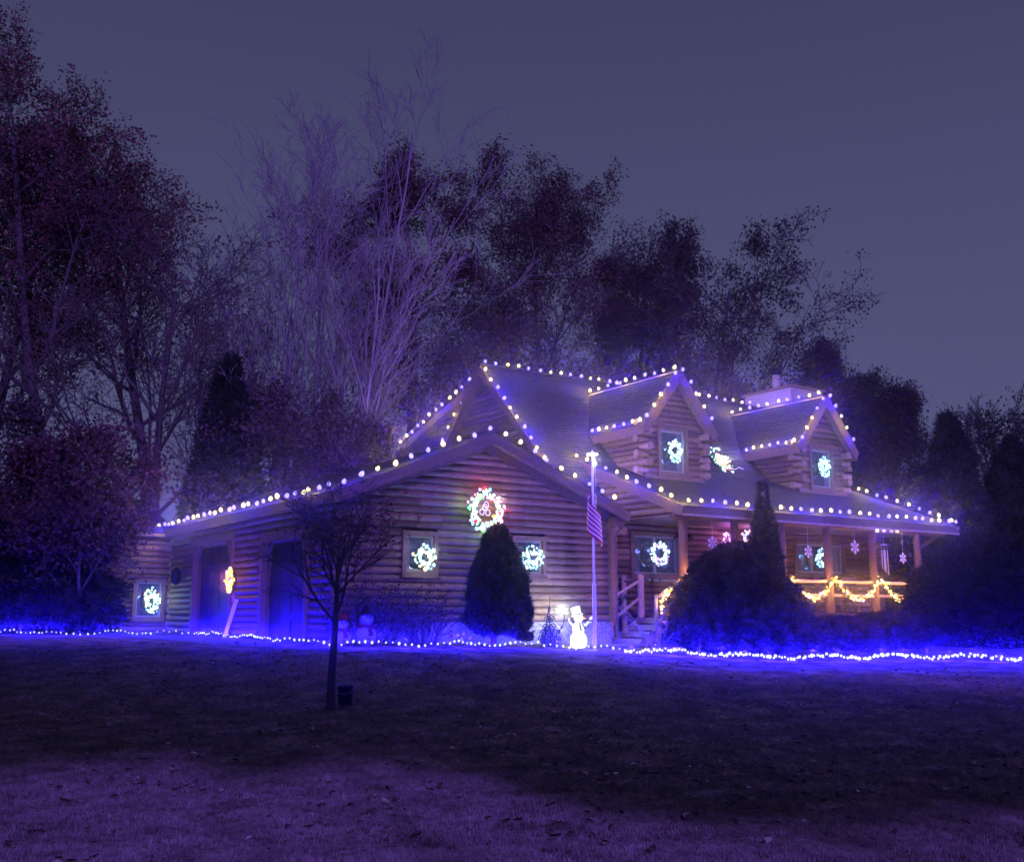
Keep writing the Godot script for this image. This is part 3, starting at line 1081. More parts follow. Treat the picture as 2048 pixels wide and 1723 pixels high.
func garland(label: String, pts: Array, n: int) -> void:
	var base: Vector3 = pts[0]
	var o := thing("lit_garland", label, "garland", R * base, ANG, "warm garlands on the porch rails")
	var green := MB.new()
	var sets := [MB.new(), MB.new(), MB.new()]
	var total := 0.0
	for j in pts.size() - 1:
		total += pts[j].distance_to(pts[j + 1])
	var wp := PackedVector3Array()
	var wr := PackedFloat32Array()
	for p in pts:
		wp.append(p - base); wr.append(0.03)
	green.tube(wp, wr, 6)
	var lamp := 0.12
	for k in n * 9:
		var at := total * rng.randf()
		var q := along(pts, at) - base
		var d := Vector3(rng.randfn(), rng.randfn(), rng.randfn()).normalized()
		var s := d.cross(Vector3(0.3, 0.8, 0.5)).normalized() * 0.012
		green.tri(q - s, q + s, q + d * rng.randf_range(0.06, 0.11), s.cross(d))
	for k in n:
		var q := along(pts, total * (k + rng.randf() * 0.8) / n) - base
		q += Vector3(rng.randfn() * 0.025, rng.randfn() * 0.045, rng.randf_range(0.03, 0.08))
		var s := rng.randf_range(0.02, 0.036)
		var w := rng.randf()
		sets[0 if w < 0.55 else (1 if w < 0.9 else 2)].ball(q, Vector3(s, 0, 0), Vector3(0, s, 0), Vector3(0, 0, s), 7, 5)
	for k in 5:
		omni(o, along(pts, total * (k + 0.5) / 5.0) - base + Vector3(0, 0.03, 0.12), Color(1.0, 0.42, 0.09), 0.6, 0.05)
	put("greenery", green, M.needle, o)
	put("bulbs", sets[0].mesh(M.cream), M.cream, o, "stuff")
	put("bulbs", sets[1].mesh(M.amber), M.amber, o, "stuff")
	if sets[2].v.size():
		put("bulbs", sets[2].mesh(M.violet), M.violet, o, "stuff")


func along(pts: Array, at: float) -> Vector3:
	for j in pts.size() - 1:
		var ln: float = pts[j].distance_to(pts[j + 1])
		if at <= ln:
			return pts[j].lerp(pts[j + 1], at / ln)
		at -= ln
	return pts[-1]


# ---------------------------------------------------------------- wreaths

func wreath(label: String, at: Vector3, ring: float, fat: float, n: int, palette: Array, lamp: Color, e: float, turn := 0.0, tilt := Vector3.ZERO, squash := 1.0) -> Node3D:
	var o := thing("lit_wreath", label, "wreath", R * at, ANG + turn, "lit wreaths")
	o.rotation = Vector3(tilt.x, ANG + turn + tilt.y, tilt.z)
	var green := MB.new()
	var wp := PackedVector3Array()
	var wr := PackedFloat32Array()
	for k in 25:
		var th := TAU * k / 24
		wp.append(Vector3(cos(th) * ring * squash, sin(th) * ring, 0)); wr.append(fat * 0.4)
	green.tube(wp, wr, 6)
	for k in int(900 * ring):
		var th := rng.randf() * TAU
		var q := Vector3(cos(th) * ring * squash, sin(th) * ring, 0)
		var d := Vector3(rng.randfn(), rng.randfn(), rng.randfn() * 0.6 + 0.2).normalized()
		var s := d.cross(Vector3(0.3, 0.8, 0.5)).normalized() * 0.01
		green.tri(q - s, q + s, q + d * fat * rng.randf_range(0.8, 1.3), s.cross(d))
	put("greenery", green, M.needle, o)
	var sets := {}
	n = int(n * 1.35)
	for k in n:
		var th := TAU * (k * 0.618034)
		var rr := ring + fat * rng.randf_range(-0.95, 0.95)
		var q := Vector3(cos(th) * rr * squash, sin(th) * rr, fat * rng.randf_range(0.5, 0.9))
		var s := rng.randf_range(0.017, 0.039)
		var name_: String = palette[rng.randi() % palette.size()]
		if not sets.has(name_):
			sets[name_] = MB.new()
		sets[name_].ball(q, Vector3(s, s * 0.2, 0), Vector3(-s * 0.2, s * rng.randf_range(0.9, 1.4), 0), Vector3(0, 0, s), 7, 5)
	for k in sets:
		put("bulbs", sets[k], M[k], o, "stuff")
	for k in 3:
		var th := TAU * (k + 0.3) / 3.0
		omni(o, Vector3(cos(th) * ring * squash, sin(th) * ring, fat + 0.1), lamp, e * 2.2, 0.06)
	return o


func build_wreaths() -> void:
	var ice := ["cool", "cool", "cool", "cool", "cyan"]
	var icy := Color(0.5, 0.85, 1.0)
	var big := wreath("large multicoloured lit wreath high on the garage gable", L(13.17, 20.6, 3.27), 0.40, 0.12, 125, ["cool", "cool", "cool", "cool", "cream", "pink", "red", "green", "cyan"], Color(0.9, 0.85, 1.0), 0.1)
	var orn := MB.new()
	for k in 4:
		var pts := PackedVector3Array()
		var rd := PackedFloat32Array()
		for j in 13:
			var th := TAU * j / 12.0
			pts.append(Vector3([-0.02, 0.06, 0.02, -0.1][k] + cos(th) * 0.06, [0.06, -0.06, 0.12, -0.05][k] + sin(th) * 0.07, 0.05)); rd.append(0.01)
		orn.tube(pts, rd, 5)
	put("wire_ornament", orn, M.white, big)
	for q in [[0.16, 0.24, M.red], [0.2, -0.14, M.amber], [-0.47, 0.02, M.green], [-0.06, 0.5, M.red], [0.49, 0.02, M.red], [-0.04, -0.52, M.green]]:
		var b := MB.new()
		b.ball(Vector3(q[0], q[1], 0.08), Vector3(0.04, 0, 0), Vector3(0, 0.04, 0), Vector3(0, 0, 0.04), 8, 6)
		put("large_bulb", b, q[2], big)
		var cc: Color = {M.red: Color(1, 0.03, 0.1), M.green: Color(0.2, 1, 0.1), M.amber: Color(1, 0.4, 0.1)}[q[2]]
		omni(big, Vector3(q[0] * 1.06, q[1] * 1.06, 0.15), cc, 0.12, 0.04)
	wreath("icy white lit wreath in the window left of the spruce", L(11.57, 20.6, 2.14), 0.19, 0.115, 46, ["cool", "cool", "cream", "cyan", "cool"], Color(0.75, 1.0, 0.8), 0.055)
	wreath("white lit wreath in the window half hidden by the spruce", L(14.5, 20.6, 2.2), 0.19, 0.12, 52, ["cool", "cool", "cool", "cyan", "cool"], Color(0.75, 1.0, 0.85), 0.06)
	wreath("round blue and white lit wreath in the window behind the stairs", L(19.78, 22.05, 2.54), 0.245, 0.1, 62, ["cool", "cool", "cool", "violet"], Color(0.15, 0.2, 1.0), 0.09)
	wreath("white lit wreath in the window of the left dormer", L(20.87, 22.5, 5.58), 0.24, 0.12, 58, ice, icy, 0.05, 0.0, Vector3.ZERO, 0.85)
	wreath("turquoise and white lit wreath in the window of the right dormer", L(27.37, 22.5, 5.62), 0.22, 0.13, 70, ["cool", "cool", "cyan", "cyan", "cool"], Color(0.2, 0.7, 1.0), 0.05, 0.0, Vector3.ZERO, 0.85)
	wreath("blue lit wreath in the porch window beside the rocking chair", L(26.55, 22.05, 2.6), 0.24, 0.13, 60, ["cool", "cool", "cyan", "cool"], Color(0.1, 0.4, 1.0), 0.05)
	wreath("tall white lit wreath in the small window of the back wing", L(8.93, 32.3, 1.3), 0.25, 0.15, 62, ["cool", "cool", "cool", "cream", "cyan"], Color(0.5, 0.9, 0.9), 0.06, 0.0, Vector3.ZERO, 0.7)
	wreath("amber lit wreath on the pier between the garage doors", L(9.33, 26.5, 1.76), 0.2, 0.11, 44, ["amber", "cream", "amber", "cream", "pink"], Color(1.0, 0.25, 0.3), 0.05, -PI / 2)
	wreath("small pink lit wreath on the porch wall, behind the round shrub", L(22.42, 22.05, 2.95), 0.26, 0.06, 22, ["pink", "pink", "violet", "cream"], Color(0.75, 0.15, 1.0), 0.09, 0.0, Vector3.ZERO, 0.45)
	wreath("multicoloured lit wreath by the front door, mostly behind the spire shrub", L(23.3, 22.05, 3.15), 0.2, 0.09, 24, ["pink", "cool", "cyan", "violet"], Color(0.8, 0.2, 1.0), 0.05)
	# the wreath that slid down on the roof by the left dormer
	var fallen := wreath("lit wreath lying askew on the roof between the dormers", L(23.5, 23.3, 5.55), 0.2, 0.2, 90, ["cool", "cool", "cool", "cream", "red", "green", "cool"], Color(0.9, 0.95, 1.0), 0.06, 0.0, Vector3(-0.45, 0.1, -0.75), 1.35)
	var wire := MB.new()
	var wp := PackedVector3Array([Vector3(0.1, -0.3, 0.1), Vector3(0.2, -0.42, 0.35), Vector3(0.32, -0.52, 0.52), Vector3(0.3, -0.6, 0.7), Vector3(0.42, -0.66, 0.8)])
	wire.tube(wp, PackedFloat32Array([0.015, 0.015, 0.015, 0.015, 0.015]), 6)
	put("cable", wire, M.white, fallen)


# ---------------------------------------------------------------- things in the yard and on the porch

func spiral(mb: MB, c: Vector3, r0: float, r1: float, a0: float, turns: float, thick: float) -> void:
	var pts := PackedVector3Array()
	var rd := PackedFloat32Array()
	var n := int(absf(turns) * 14) + 4
	for k in n + 1:
		var u := float(k) / n
		var th := a0 + turns * TAU * u
		var r := lerpf(r0, r1, u)
		pts.append(c + Vector3(cos(th) * r, sin(th) * r, 0))
		rd.append(thick)
	mb.tube(pts, rd, 6)


func build_yard() -> void:
	var X := Vector3.RIGHT
	var Y := Vector3.UP
	var Z := Vector3.BACK
	# the glowing snowman
	var o := thing("lighted_snowman", "glowing white snowman with top hat and raised arms by the flagpole", "snowman", hg(15.1, 19.6), ANG)
	var glowy := glow(Color(0.95, 1.0, 0.96), 1.15)
	var mb := MB.new()
	mb.lathe(Vector3.ZERO, [Vector2(0.14, 0.0), Vector2(0.19, 0.06), Vector2(0.2, 0.16), Vector2(0.18, 0.28), Vector2(0.125, 0.36), Vector2(0.14, 0.42), Vector2(0.13, 0.5), Vector2(0.08, 0.58), Vector2(0.05, 0.6)], 20, 0.05, wob)
	put("light_body", mb, glowy, o)
	mb = MB.new()
	mb.ball(Vector3(0, 0.68, 0.01), X * 0.115, Y * 0.1, Z * 0.11, 16, 10)
	var hd := put("light_head", mb, glowy, o)
	mb = MB.new()
	mb.tube(PackedVector3Array([Vector3(0.02, 0.69, 0.11), Vector3(0.06, 0.67, 0.2)]), PackedFloat32Array([0.02, 0.004]), 8, true)
	put("nose", mb, M.amber, hd)
	mb = MB.new()
	var hax := Vector3(-0.32, 0.95, 0).normalized()
	mb.tube(PackedVector3Array([Vector3(-0.03, 0.745, 0), Vector3(-0.03, 0.745, 0) + hax * 0.02]), PackedFloat32Array([0.14, 0.14]), 18, true)
	mb.tube(PackedVector3Array([Vector3(-0.035, 0.765, 0), Vector3(-0.035, 0.765, 0) + hax * 0.17]), PackedFloat32Array([0.1, 0.115]), 18, true)
	put("light_hat", mb, glowy, o)
	mb = MB.new()
	mb.tube(PackedVector3Array([Vector3(-0.04, 0.755, 0), Vector3(-0.04, 0.755, 0) + hax * 0.012]), PackedFloat32Array([0.119, 0.119]), 18, false)
	mb.tube(PackedVector3Array([Vector3(-0.11, 0.765, 0.07), Vector3(-0.02, 0.772, 0.118), Vector3(0.07, 0.8, 0.08)]), PackedFloat32Array([0.008, 0.008, 0.008]), 6)
	put("hat_band", mb, M.black, o)
	for sg in [-1.0, 1.0]:
		mb = MB.new()
		mb.tube(PackedVector3Array([Vector3(sg * 0.1, 0.52, 0.02), Vector3(sg * 0.2, 0.53, 0.03), Vector3(sg * 0.27, 0.6, 0.03)]), PackedFloat32Array([0.045, 0.03, 0.025]), 8, true)
		if sg > 0:
			mb.ball(Vector3(0.35, 0.68, 0.03), Vector3(0.05, 0.035, 0), Vector3(-0.02, 0.028, 0), Z * 0.02, 8, 6)
			mb.ball(Vector3(0.33, 0.59, 0.03), Vector3(0.04, 0.0, 0), Y * 0.014, Z * 0.014, 8, 6)
		else:
			mb.ball(Vector3(-0.29, 0.65, 0.03), Vector3(0.02, 0.0, 0), Y * 0.045, Z * 0.02, 8, 6)
		put("light_arm", mb, glowy, o)
	mb = MB.new()
	mb.tube(PackedVector3Array([Vector3(-0.03, 0.58, 0.1), Vector3(-0.055, 0.5, 0.135), Vector3(-0.03, 0.4, 0.15)]), PackedFloat32Array([0.012, 0.014, 0.014]), 6, true)
	mb.tube(PackedVector3Array([Vector3(0.03, 0.57, 0.1), Vector3(0.06, 0.5, 0.135), Vector3(0.11, 0.43, 0.12)]), PackedFloat32Array([0.012, 0.014, 0.014]), 6, true)
	put("scarf", mb, M.black, o)
	omni(o, Vector3(-0.1, 0.85, -0.5), Color(0.9, 1.0, 0.74), 1.5, 0.15)
	omni(o, Vector3(-0.25, 0.35, -0.5), Color(0.9, 1.0, 0.74), 1.0, 0.15)
	omni(o, Vector3(0.0, 0.2, 0.4), Color(0.86, 1.0, 0.85), 0.15, 0.15)
	# the scrolled iron tree
	o = thing("iron_scroll_tree", "black wrought iron scroll tree with star top between spruce and snowman", "yard ornament", hg(14.2, 19.5), ANG)
	mb = MB.new()
	mb.rod(Vector3(-0.17, -0.05, 0), Vector3(-0.02, 0.86, 0), 0.012, 6)
	mb.rod(Vector3(0.05, 0.02, 0), Vector3(0.0, 0.86, 0), 0.01, 6)
	mb.rod(Vector3(0.0, 0.7, 0), Vector3(0.03, 1.18, 0), 0.009, 6)
	put("stem", mb, M.black, o)
	for q in [[-0.16, 0.32, 1], [0.16, 0.32, -1], [-0.2, 0.2, 1], [0.22, 0.18, -1], [-0.07, 0.45, 1], [0.08, 0.46, -1], [-0.04, 0.63, 1], [0.05, 0.64, -1], [-0.08, 0.12, 1], [0.1, 0.1, -1], [0.0, 0.3, 1]]:
		mb = MB.new()
		spiral(mb, Vector3(q[0], q[1], rng.randf_range(-0.02, 0.02)), 0.1, 0.022, PI if q[2] > 0 else 0.0, -1.4 * q[2], 0.013)
		put("scroll", mb, M.black, o)
	mb = MB.new()
	for k in 5:
		var th := PI / 2 + TAU * k / 5
		mb.plank(Vector3(0.0, 0.88, 0), Vector3(cos(th) * 0.055, 0.88 + sin(th) * 0.055, 0), Z, 0.012, 0.024)
	put("star", mb, M.black, o)
	mb = MB.new()
	mb.tube(PackedVector3Array([Vector3(0.26, 0.36, 0), Vector3(0.38, 0.5, 0.0), Vector3(0.43, 0.68, 0)]), PackedFloat32Array([0.012, 0.012, 0.012]), 6)
	for q in [[0.28, 0.38], [0.35, 0.46], [0.42, 0.62], [0.43, 0.72]]:
		mb.ball(Vector3(q[0], q[1], 0), X * 0.03, Y * 0.04, Z * 0.02, 8, 5)
	put("leaf_branch", mb, M.black, o)
	# a slab of pale stone between them
	o = thing("stone_slab", "pale upright stone leaning on the wall behind the snowman", "stone", hg(14.72, 20.1), ANG)
	mb = MB.new()
	mb.lathe(Vector3.ZERO, [Vector2(0.26, -0.05), Vector2(0.28, 0.12), Vector2(0.25, 0.3), Vector2(0.17, 0.46), Vector2(0.05, 0.53), Vector2(0.0, 0.54)], 9, 0.25, wob)
	put("stone", mb, M.concrete, o)
	# flagpole and flag
	o = thing("flagpole", "white flagpole with a thick lower half and a lamp on top", "flagpole", hg(15.1, 19.0), ANG)
	mb = MB.new()
	mb.rod(Vector3(0, -0.05, 0), Vector3(0, 1.48, 0), 0.045, 14)
	put("lower_pole", mb, M.white, o)
	mb = MB.new()
	mb.rod(Vector3(0, 1.46, 0), Vector3(0, 4.42, 0), 0.028, 12)
	mb.rod(Vector3(0, 2.1, 0), Vector3(0, 2.13, 0), 0.034, 12)
	put("upper_pole", mb, M.white, o)
	mb = MB.new()
	mb.lathe(Vector3(0, 4.4, 0), [Vector2(0.03, 0), Vector2(0.13, 0.02), Vector2(0.145, 0.05), Vector2(0.12, 0.075), Vector2(0.0, 0.09)], 16)
	var lamp := put("lamp_head", mb, glow(Color(0.95, 1.0, 1.0), 1.5), o)
	mb = MB.new()
	mb.lathe(Vector3(0, 4.48, 0), [Vector2(0.015, 0), Vector2(0.03, 0.03), Vector2(0.0, 0.07)], 10)
	put("finial", mb, M.white, lamp)
	mb = MB.new()
	mb.tube(PackedVector3Array([Vector3(0.05, 4.38, 0.02), Vector3(0.065, 3.9, 0.02), Vector3(0.08, 3.7, 0.02)]), PackedFloat32Array([0.006, 0.006, 0.006]), 5)
	put("halyard", mb, M.white, o)
	omni(o, Vector3(0.09, 4.3, 0.1), Color(0.9, 1.0, 0.98), 0.2, 0.05)
	o = thing("flag", "limp striped red and white flag with starred blue corner on the flagpole", "flag", hg(15.1, 19.0) + Vector3(0, 4.08, 0), ANG)
	put("cloth", flag_mesh(), flag_mat(), o)
	# the two painted wooden snowmen in the blue light
	for q in [[9.32, 0.78, "small painted snowman figure with red hat right beside the crabapple trunk", 0.19], [9.86, 0.9, "taller painted snowman figure with dark hat and scarf left of the brush", 0.23]]:
		o = thing("snowman_figure", q[2], "snowman", hg(q[0], 19.9), ANG, "painted snowmen")
		var f: float = q[3]
		mb = MB.new()
		mb.ball(Vector3(0, f * 0.85, 0), X * f, Y * f * 0.95, Z * f * 0.6, 16, 10)
		put("body", mb, M.dim_white, o)
		mb = MB.new()
		mb.ball(Vector3(0, f * 2.3, 0), X * f * 0.68, Y * f * 0.66, Z * f * 0.5, 16, 10)
		put("head", mb, M.dim_white, o)
		mb = MB.new()
		mb.tube(PackedVector3Array([Vector3(-f * 0.9, f * 1.7, 0), Vector3(0, f * 1.62, f * 0.3), Vector3(f * 0.9, f * 1.7, 0)]), PackedFloat32Array([0.03, 0.045, 0.03]), 8, true)
		mb.tube(PackedVector3Array([Vector3(0.02, f * 1.6, f * 0.4), Vector3(0.06, f * 0.9, f * 0.62)]), PackedFloat32Array([0.035, 0.04]), 8, true)
		put("scarf", mb, mat(Color(0.10, 0.015, 0.02), 0.9), o)
		mb = MB.new()
		mb.lathe(Vector3(0, f * 2.75, 0), [Vector2(f * 0.85, 0), Vector2(f * 0.85, 0.02), Vector2(f * 0.5, 0.03), Vector2(f * 0.48, f * 0.7), Vector2(0.0, f * 0.72)], 14)
		put("hat", mb, mat(Color(0.12, 0.01, 0.015), 0.9) if f < 0.2 else M.black, o)
		mb = MB.new()
		for e in [-1.0, 1.0]:
			mb.ball(Vector3(e * f * 0.22, f * 2.42, f * 0.47), X * 0.018, Y * 0.018, Z * 0.018, 6, 4)
		for k in 3:
			mb.ball(Vector3(0, f * (0.6 + 0.35 * k), f * 0.58), X * 0.02, Y * 0.02, Z * 0.02, 6, 4)
		put("buttons", mb, M.black, o, "stuff")
	# a stake of white flowers
	o = thing("flower_stake", "small stake with three white blossoms left of the spruce", "yard ornament", hg(12.05, 19.8), ANG)
	mb = MB.new()
	mb.rod(Vector3(0, -0.05, 0), Vector3(0.0, 0.2, 0), 0.006, 5)
	for q in [[-0.08, 0.22], [0.07, 0.25], [0.02, 0.14]]:
		mb.rod(Vector3(0, 0.08, 0), Vector3(q[0], q[1], 0.02), 0.005, 5)
	put("stem", mb, M.wire, o)
	for q in [[-0.08, 0.22], [0.07, 0.25], [0.02, 0.14]]:
		mb = MB.new()
		for k in 6:
			var th := TAU * k / 6
			mb.ball(Vector3(q[0] + cos(th) * 0.024, q[1] + sin(th) * 0.024, 0.03), X * 0.018, Y * 0.018, Z * 0.01, 6, 4)
		put("blossom", mb, M.white, o)
	# leaning board with a bow on the garage pier
	o = thing("leaning_board", "tall white painted board with a pink bow leaning between the garage doors", "board", hg(9.1, 26.1), ANG - PI / 2)
	mb = MB.new()
	mb.plank(Vector3(0.0, -0.02, 0.05), Vector3(0.06, 0.95, -0.2), X, 0.22, 0.03)
	put("board", mb, M.white, o)
	mb = MB.new()
	for k in 5:
		var th := PI / 2 + TAU * k / 5
		mb.ball(Vector3(0.05 + cos(th) * 0.07, 0.98 + sin(th) * 0.07, -0.12), Vector3(cos(th), sin(th), 0) * 0.06, Vector3(-sin(th), cos(th), 0) * 0.03, Z * 0.02, 8, 5)
	put("bow", mb, mat(Color(0.6, 0.2, 0.3), 0.7), o)
	# wall lantern by the left garage door
	o = thing("wall_lantern", "dark unlit lantern on the log wall left of the garage doors", "lantern", R * L(9.4, 31.2, 2.0), ANG - PI / 2)
	mb = MB.new()
	mb.lathe(Vector3(0, -0.25, 0.12), [Vector2(0.05, 0), Vector2(0.11, 0.04), Vector2(0.13, 0.36), Vector2(0.15, 0.38), Vector2(0.03, 0.5), Vector2(0, 0.52)], 6)
	put("lantern_body", mb, M.black, o)
	mb = MB.new()
	mb.rod(Vector3(0, 0.2, 0), Vector3(0, 0.24, 0.12), 0.015, 6)
	mb.bx(Vector3(0, 0.0, -0.02), 0.12, 0.3, 0.03)
	put("bracket", mb, M.black, o)
	# bucket under the crabapple
	o = thing("bucket", "dark plastic bucket beside the crabapple trunk", "bucket", on_ground(-2.43, -15.85), 0.0)
	mb = MB.new()
	mb.lathe(Vector3.ZERO, [Vector2(0.0, 0.01), Vector2(0.095, 0.0), Vector2(0.125, 0.26), Vector2(0.132, 0.27), Vector2(0.12, 0.272), Vector2(0.09, 0.03), Vector2(0, 0.03)], 18)
	put("pail", mb, M.black, o)
	mb = MB.new()
	mb.tube(PackedVector3Array([Vector3(-0.125, 0.25, 0), Vector3(-0.1, 0.18, 0.1), Vector3(0.0, 0.15, 0.135), Vector3(0.1, 0.18, 0.1), Vector3(0.125, 0.25, 0)]), PackedFloat32Array([0.004, 0.004, 0.004, 0.004, 0.004]), 5)
	put("handle", mb, M.steel, o)
	# porch things
	for q in [[25.58, 0.20, 0.5, "white wooden snowflake hung over the middle of the porch rail"], [27.8, 0.165, 0.75, "small white snowflake hung at the right end of the porch"], [19.85, 0.18, 0.6, "pale snowflake hung by the flower basket, near the stairs"], [23.55, 0.17, 0.7, "pale snowflake hung before the porch window wreath"]]:
		o = thing("hanging_snowflake", q[3], "snowflake", R * L(q[0], 20.0, 3.33), ANG, "snowflakes hung from the porch beam")
		mb = MB.new()
		mb.rod(Vector3.ZERO, Vector3(0, -q[2] + q[1], 0), 0.004, 4)
		put("cord", mb, M.white, o)
		mb = MB.new()
		var c := Vector3(0, -q[2], 0)
		for k in 6:
			var th := PI / 6 + TAU * k / 6
			var d := Vector3(cos(th), sin(th), 0)
			var s := Vector3(-sin(th), cos(th), 0)
			mb.plank(c + d * q[1] * 0.2, c + d * q[1] * 0.75, s, 0.022, 0.014)
			var tip: Vector3 = c + d * q[1] * 0.78
			mb.box(tip, (d + s) * q[1] * 0.13, (d - s) * q[1] * 0.13, Z * 0.007)
			mb.plank(c + d * q[1] * 0.42, c + d * q[1] * 0.62 + s * q[1] * 0.2, Z, 0.014, 0.02)
			mb.plank(c + d * q[1] * 0.42, c + d * q[1] * 0.62 - s * q[1] * 0.2, Z, 0.014, 0.02)
			var th2 := th + PI / 3
			mb.plank(c + d * q[1] * 0.25, c + Vector3(cos(th2), sin(th2), 0) * q[1] * 0.25, Z, 0.014, 0.02)
		put("flake", mb, M.white, o)
	o = thing("wind_chime", "metal wind chime of four tubes hung at the right porch post", "wind chime", R * L(27.05, 20.1, 3.2), ANG)
	mb = MB.new()
	mb.lathe(Vector3(0, -0.25, 0), [Vector2(0.0, 0.02), Vector2(0.1, 0.02), Vector2(0.1, 0.0), Vector2(0.0, 0.0)], 12)
	mb.rod(Vector3(0, 0, 0), Vector3(0, -0.25, 0), 0.004, 4)
	put("top_plate", mb, M.steel, o)
	for k in 4:
		mb = MB.new()
		var px := -0.12 + 0.08 * k
		mb.rod(Vector3(px, -0.25, 0.02 * (k % 2)), Vector3(px, -0.4, 0.02 * (k % 2)), 0.003, 4)
		mb.rod(Vector3(px, -0.4, 0.02 * (k % 2)), Vector3(px, -0.95 - 0.06 * k, 0.02 * (k % 2)), 0.014, 8)
		put("chime_tube", mb, M.steel, o)
	o = thing("hanging_basket", "round dark flower basket hung above the stair handrail", "hanging basket", R * L(19.75, 21.0, 3.38), ANG)
	mb = MB.new()
	for k in 3:
		var th := TAU * k / 3
		mb.rod(Vector3(0, 0, 0), Vector3(cos(th) * 0.17, -0.42, sin(th) * 0.17), 0.004, 4)
	put("hanger", mb, M.wire, o)
	mb = MB.new()
	mb.lathe(Vector3(0, -0.62, 0), [Vector2(0.0, 0), Vector2(0.12, 0.02), Vector2(0.18, 0.12), Vector2(0.19, 0.2), Vector2(0.0, 0.2)], 14)
	put("basket", mb, M.back, o)
	var pl := MB.new()
	for k in 260:
		var d := Vector3(rng.randfn(), absf(rng.randfn()) * 0.6 - 0.1, rng.randfn()).normalized()
		var s := d.cross(Vector3(0.3, 0.2, 0.9)).normalized() * 0.03
		var p := Vector3(d.x * 0.15, -0.42 + d.y * 0.08, d.z * 0.15)
		pl.tri(p - s, p + s, p + d * 0.12 - Vector3(0, 0.05, 0), s.cross(d))
	put("plant", pl, mat(Color(0.05, 0.035, 0.04), 0.9), o)
	for q in [[25.95, 0.35, "wooden rocking chair on the porch behind the middle garland"], [27.2, -0.3, "wooden rocking chair at the right end of the porch"]]:
		o = rocking_chair(q[2], q[0], q[1])
	# edging stones by the stairs
	for q in [[17.35, 18.7, 0.16, "orange lit flat stone beside the flagpole foot"], [18.15, 18.3, 0.2, "rounded grey stone at the left foot of the large round shrub"], [18.5, 18.0, 0.16, "smaller grey stone tucked under the large round shrub"]]:
		o = thing("edging_stone", q[3], "stone", hg(q[0], q[1]), rng.randf() * 3.0)
		mb = MB.new()
		mb.lathe(Vector3(0, -0.03, 0), [Vector2(q[2] * 0.9, 0), Vector2(q[2], 0.05), Vector2(q[2] * 0.8, 0.1), Vector2(q[2] * 0.3, 0.13), Vector2(0, 0.13)], 9, 0.3, wob)
		put("stone", mb, mat(Color(0.5, 0.28, 0.18), 0.9) if q[2] == 0.16 and q[0] < 17.6 else M.concrete, o)


func rocking_chair(label: String, s: float, turn: float) -> Node3D:
	var o := thing("rocking_chair", label, "rocking chair", R * L(s, 21.3, 0.94), ANG + turn, "rocking chairs on the porch")
	var m: Material = M.fascia
	var mb := MB.new()
	mb.bx(Vector3(0, 0.42, 0), 0.54, 0.04, 0.5)
	put("seat", mb, m, o)
	for sg in [-1.0, 1.0]:
		mb = MB.new()
		mb.tube(PackedVector3Array([Vector3(sg * 0.27, 0.06, 0.42), Vector3(sg * 0.27, 0.02, 0.1), Vector3(sg * 0.27, 0.03, -0.3), Vector3(sg * 0.27, 0.12, -0.55)]), PackedFloat32Array([0.022, 0.022, 0.022, 0.022]), 6, true)
		put("rocker", mb, m, o)
		mb = MB.new()
		mb.rod(Vector3(sg * 0.27, 0.04, 0.24), Vector3(sg * 0.27, 0.66, 0.24), 0.022, 6)
		put("front_leg", mb, m, o)
		mb = MB.new()
		mb.rod(Vector3(sg * 0.25, 0.04, -0.22), Vector3(sg * 0.25, 1.12, -0.4), 0.022, 6)
		put("back_post", mb, m, o)
		mb = MB.new()
		mb.bx(Vector3(sg * 0.27, 0.67, 0.0), 0.08, 0.025, 0.56)
		put("armrest", mb, m, o)
	for k in 5:
		mb = MB.new()
		mb.rod(Vector3(-0.18 + 0.09 * k, 0.44, -0.27), Vector3(-0.18 + 0.09 * k, 1.02, -0.385), 0.014, 5)
		put("slat", mb, m, o)
	mb = MB.new()
	mb.bx(Vector3(0, 1.06, -0.39), 0.5, 0.12, 0.03)
	put("top_rail", mb, m, o)
	return o


func flag_mesh() -> MB:
	var mb := MB.new()
	var nu := 44
	var nv := 20
	for j in nv + 1:
		for k in nu + 1:
			var u := float(k) / nu
			var v := float(j) / nv
			var y := -v * 0.95 * (1.0 - 0.22 * u) - pow(u, 0.85) * 1.06
			var fold := u * 7.2 + v * 0.7 + 0.4
			var amp := 0.09 + 0.3 * sqrt(u) * (0.5 + 0.5 * (v * 0.6 + u * 0.4))
			mb.v.append(Vector3(0.035 + amp * sin(fold) * 0.95 + 0.03 * u, y, -0.045 - 0.02 * u + amp * 0.5 * cos(fold * 1.0 + 0.8)))
			mb.n.append(Vector3.BACK)
			mb.uv.append(Vector2(u, v))
	for j in nv:
		for k in nu:
			var p := j * (nu + 1) + k
			mb.i.append_array([p, p + 1, p + nu + 2, p, p + nu + 2, p + nu + 1])
	for j in nv + 1:
		for k in nu + 1:
			var p := j * (nu + 1) + k
			var du := mb.v[j * (nu + 1) + mini(k + 1, nu)] - mb.v[j * (nu + 1) + maxi(k - 1, 0)]
			var dv := mb.v[mini(j + 1, nv) * (nu + 1) + k] - mb.v[maxi(j - 1, 0) * (nu + 1) + k]
			mb.n[p] = dv.cross(du).normalized()
	return mb


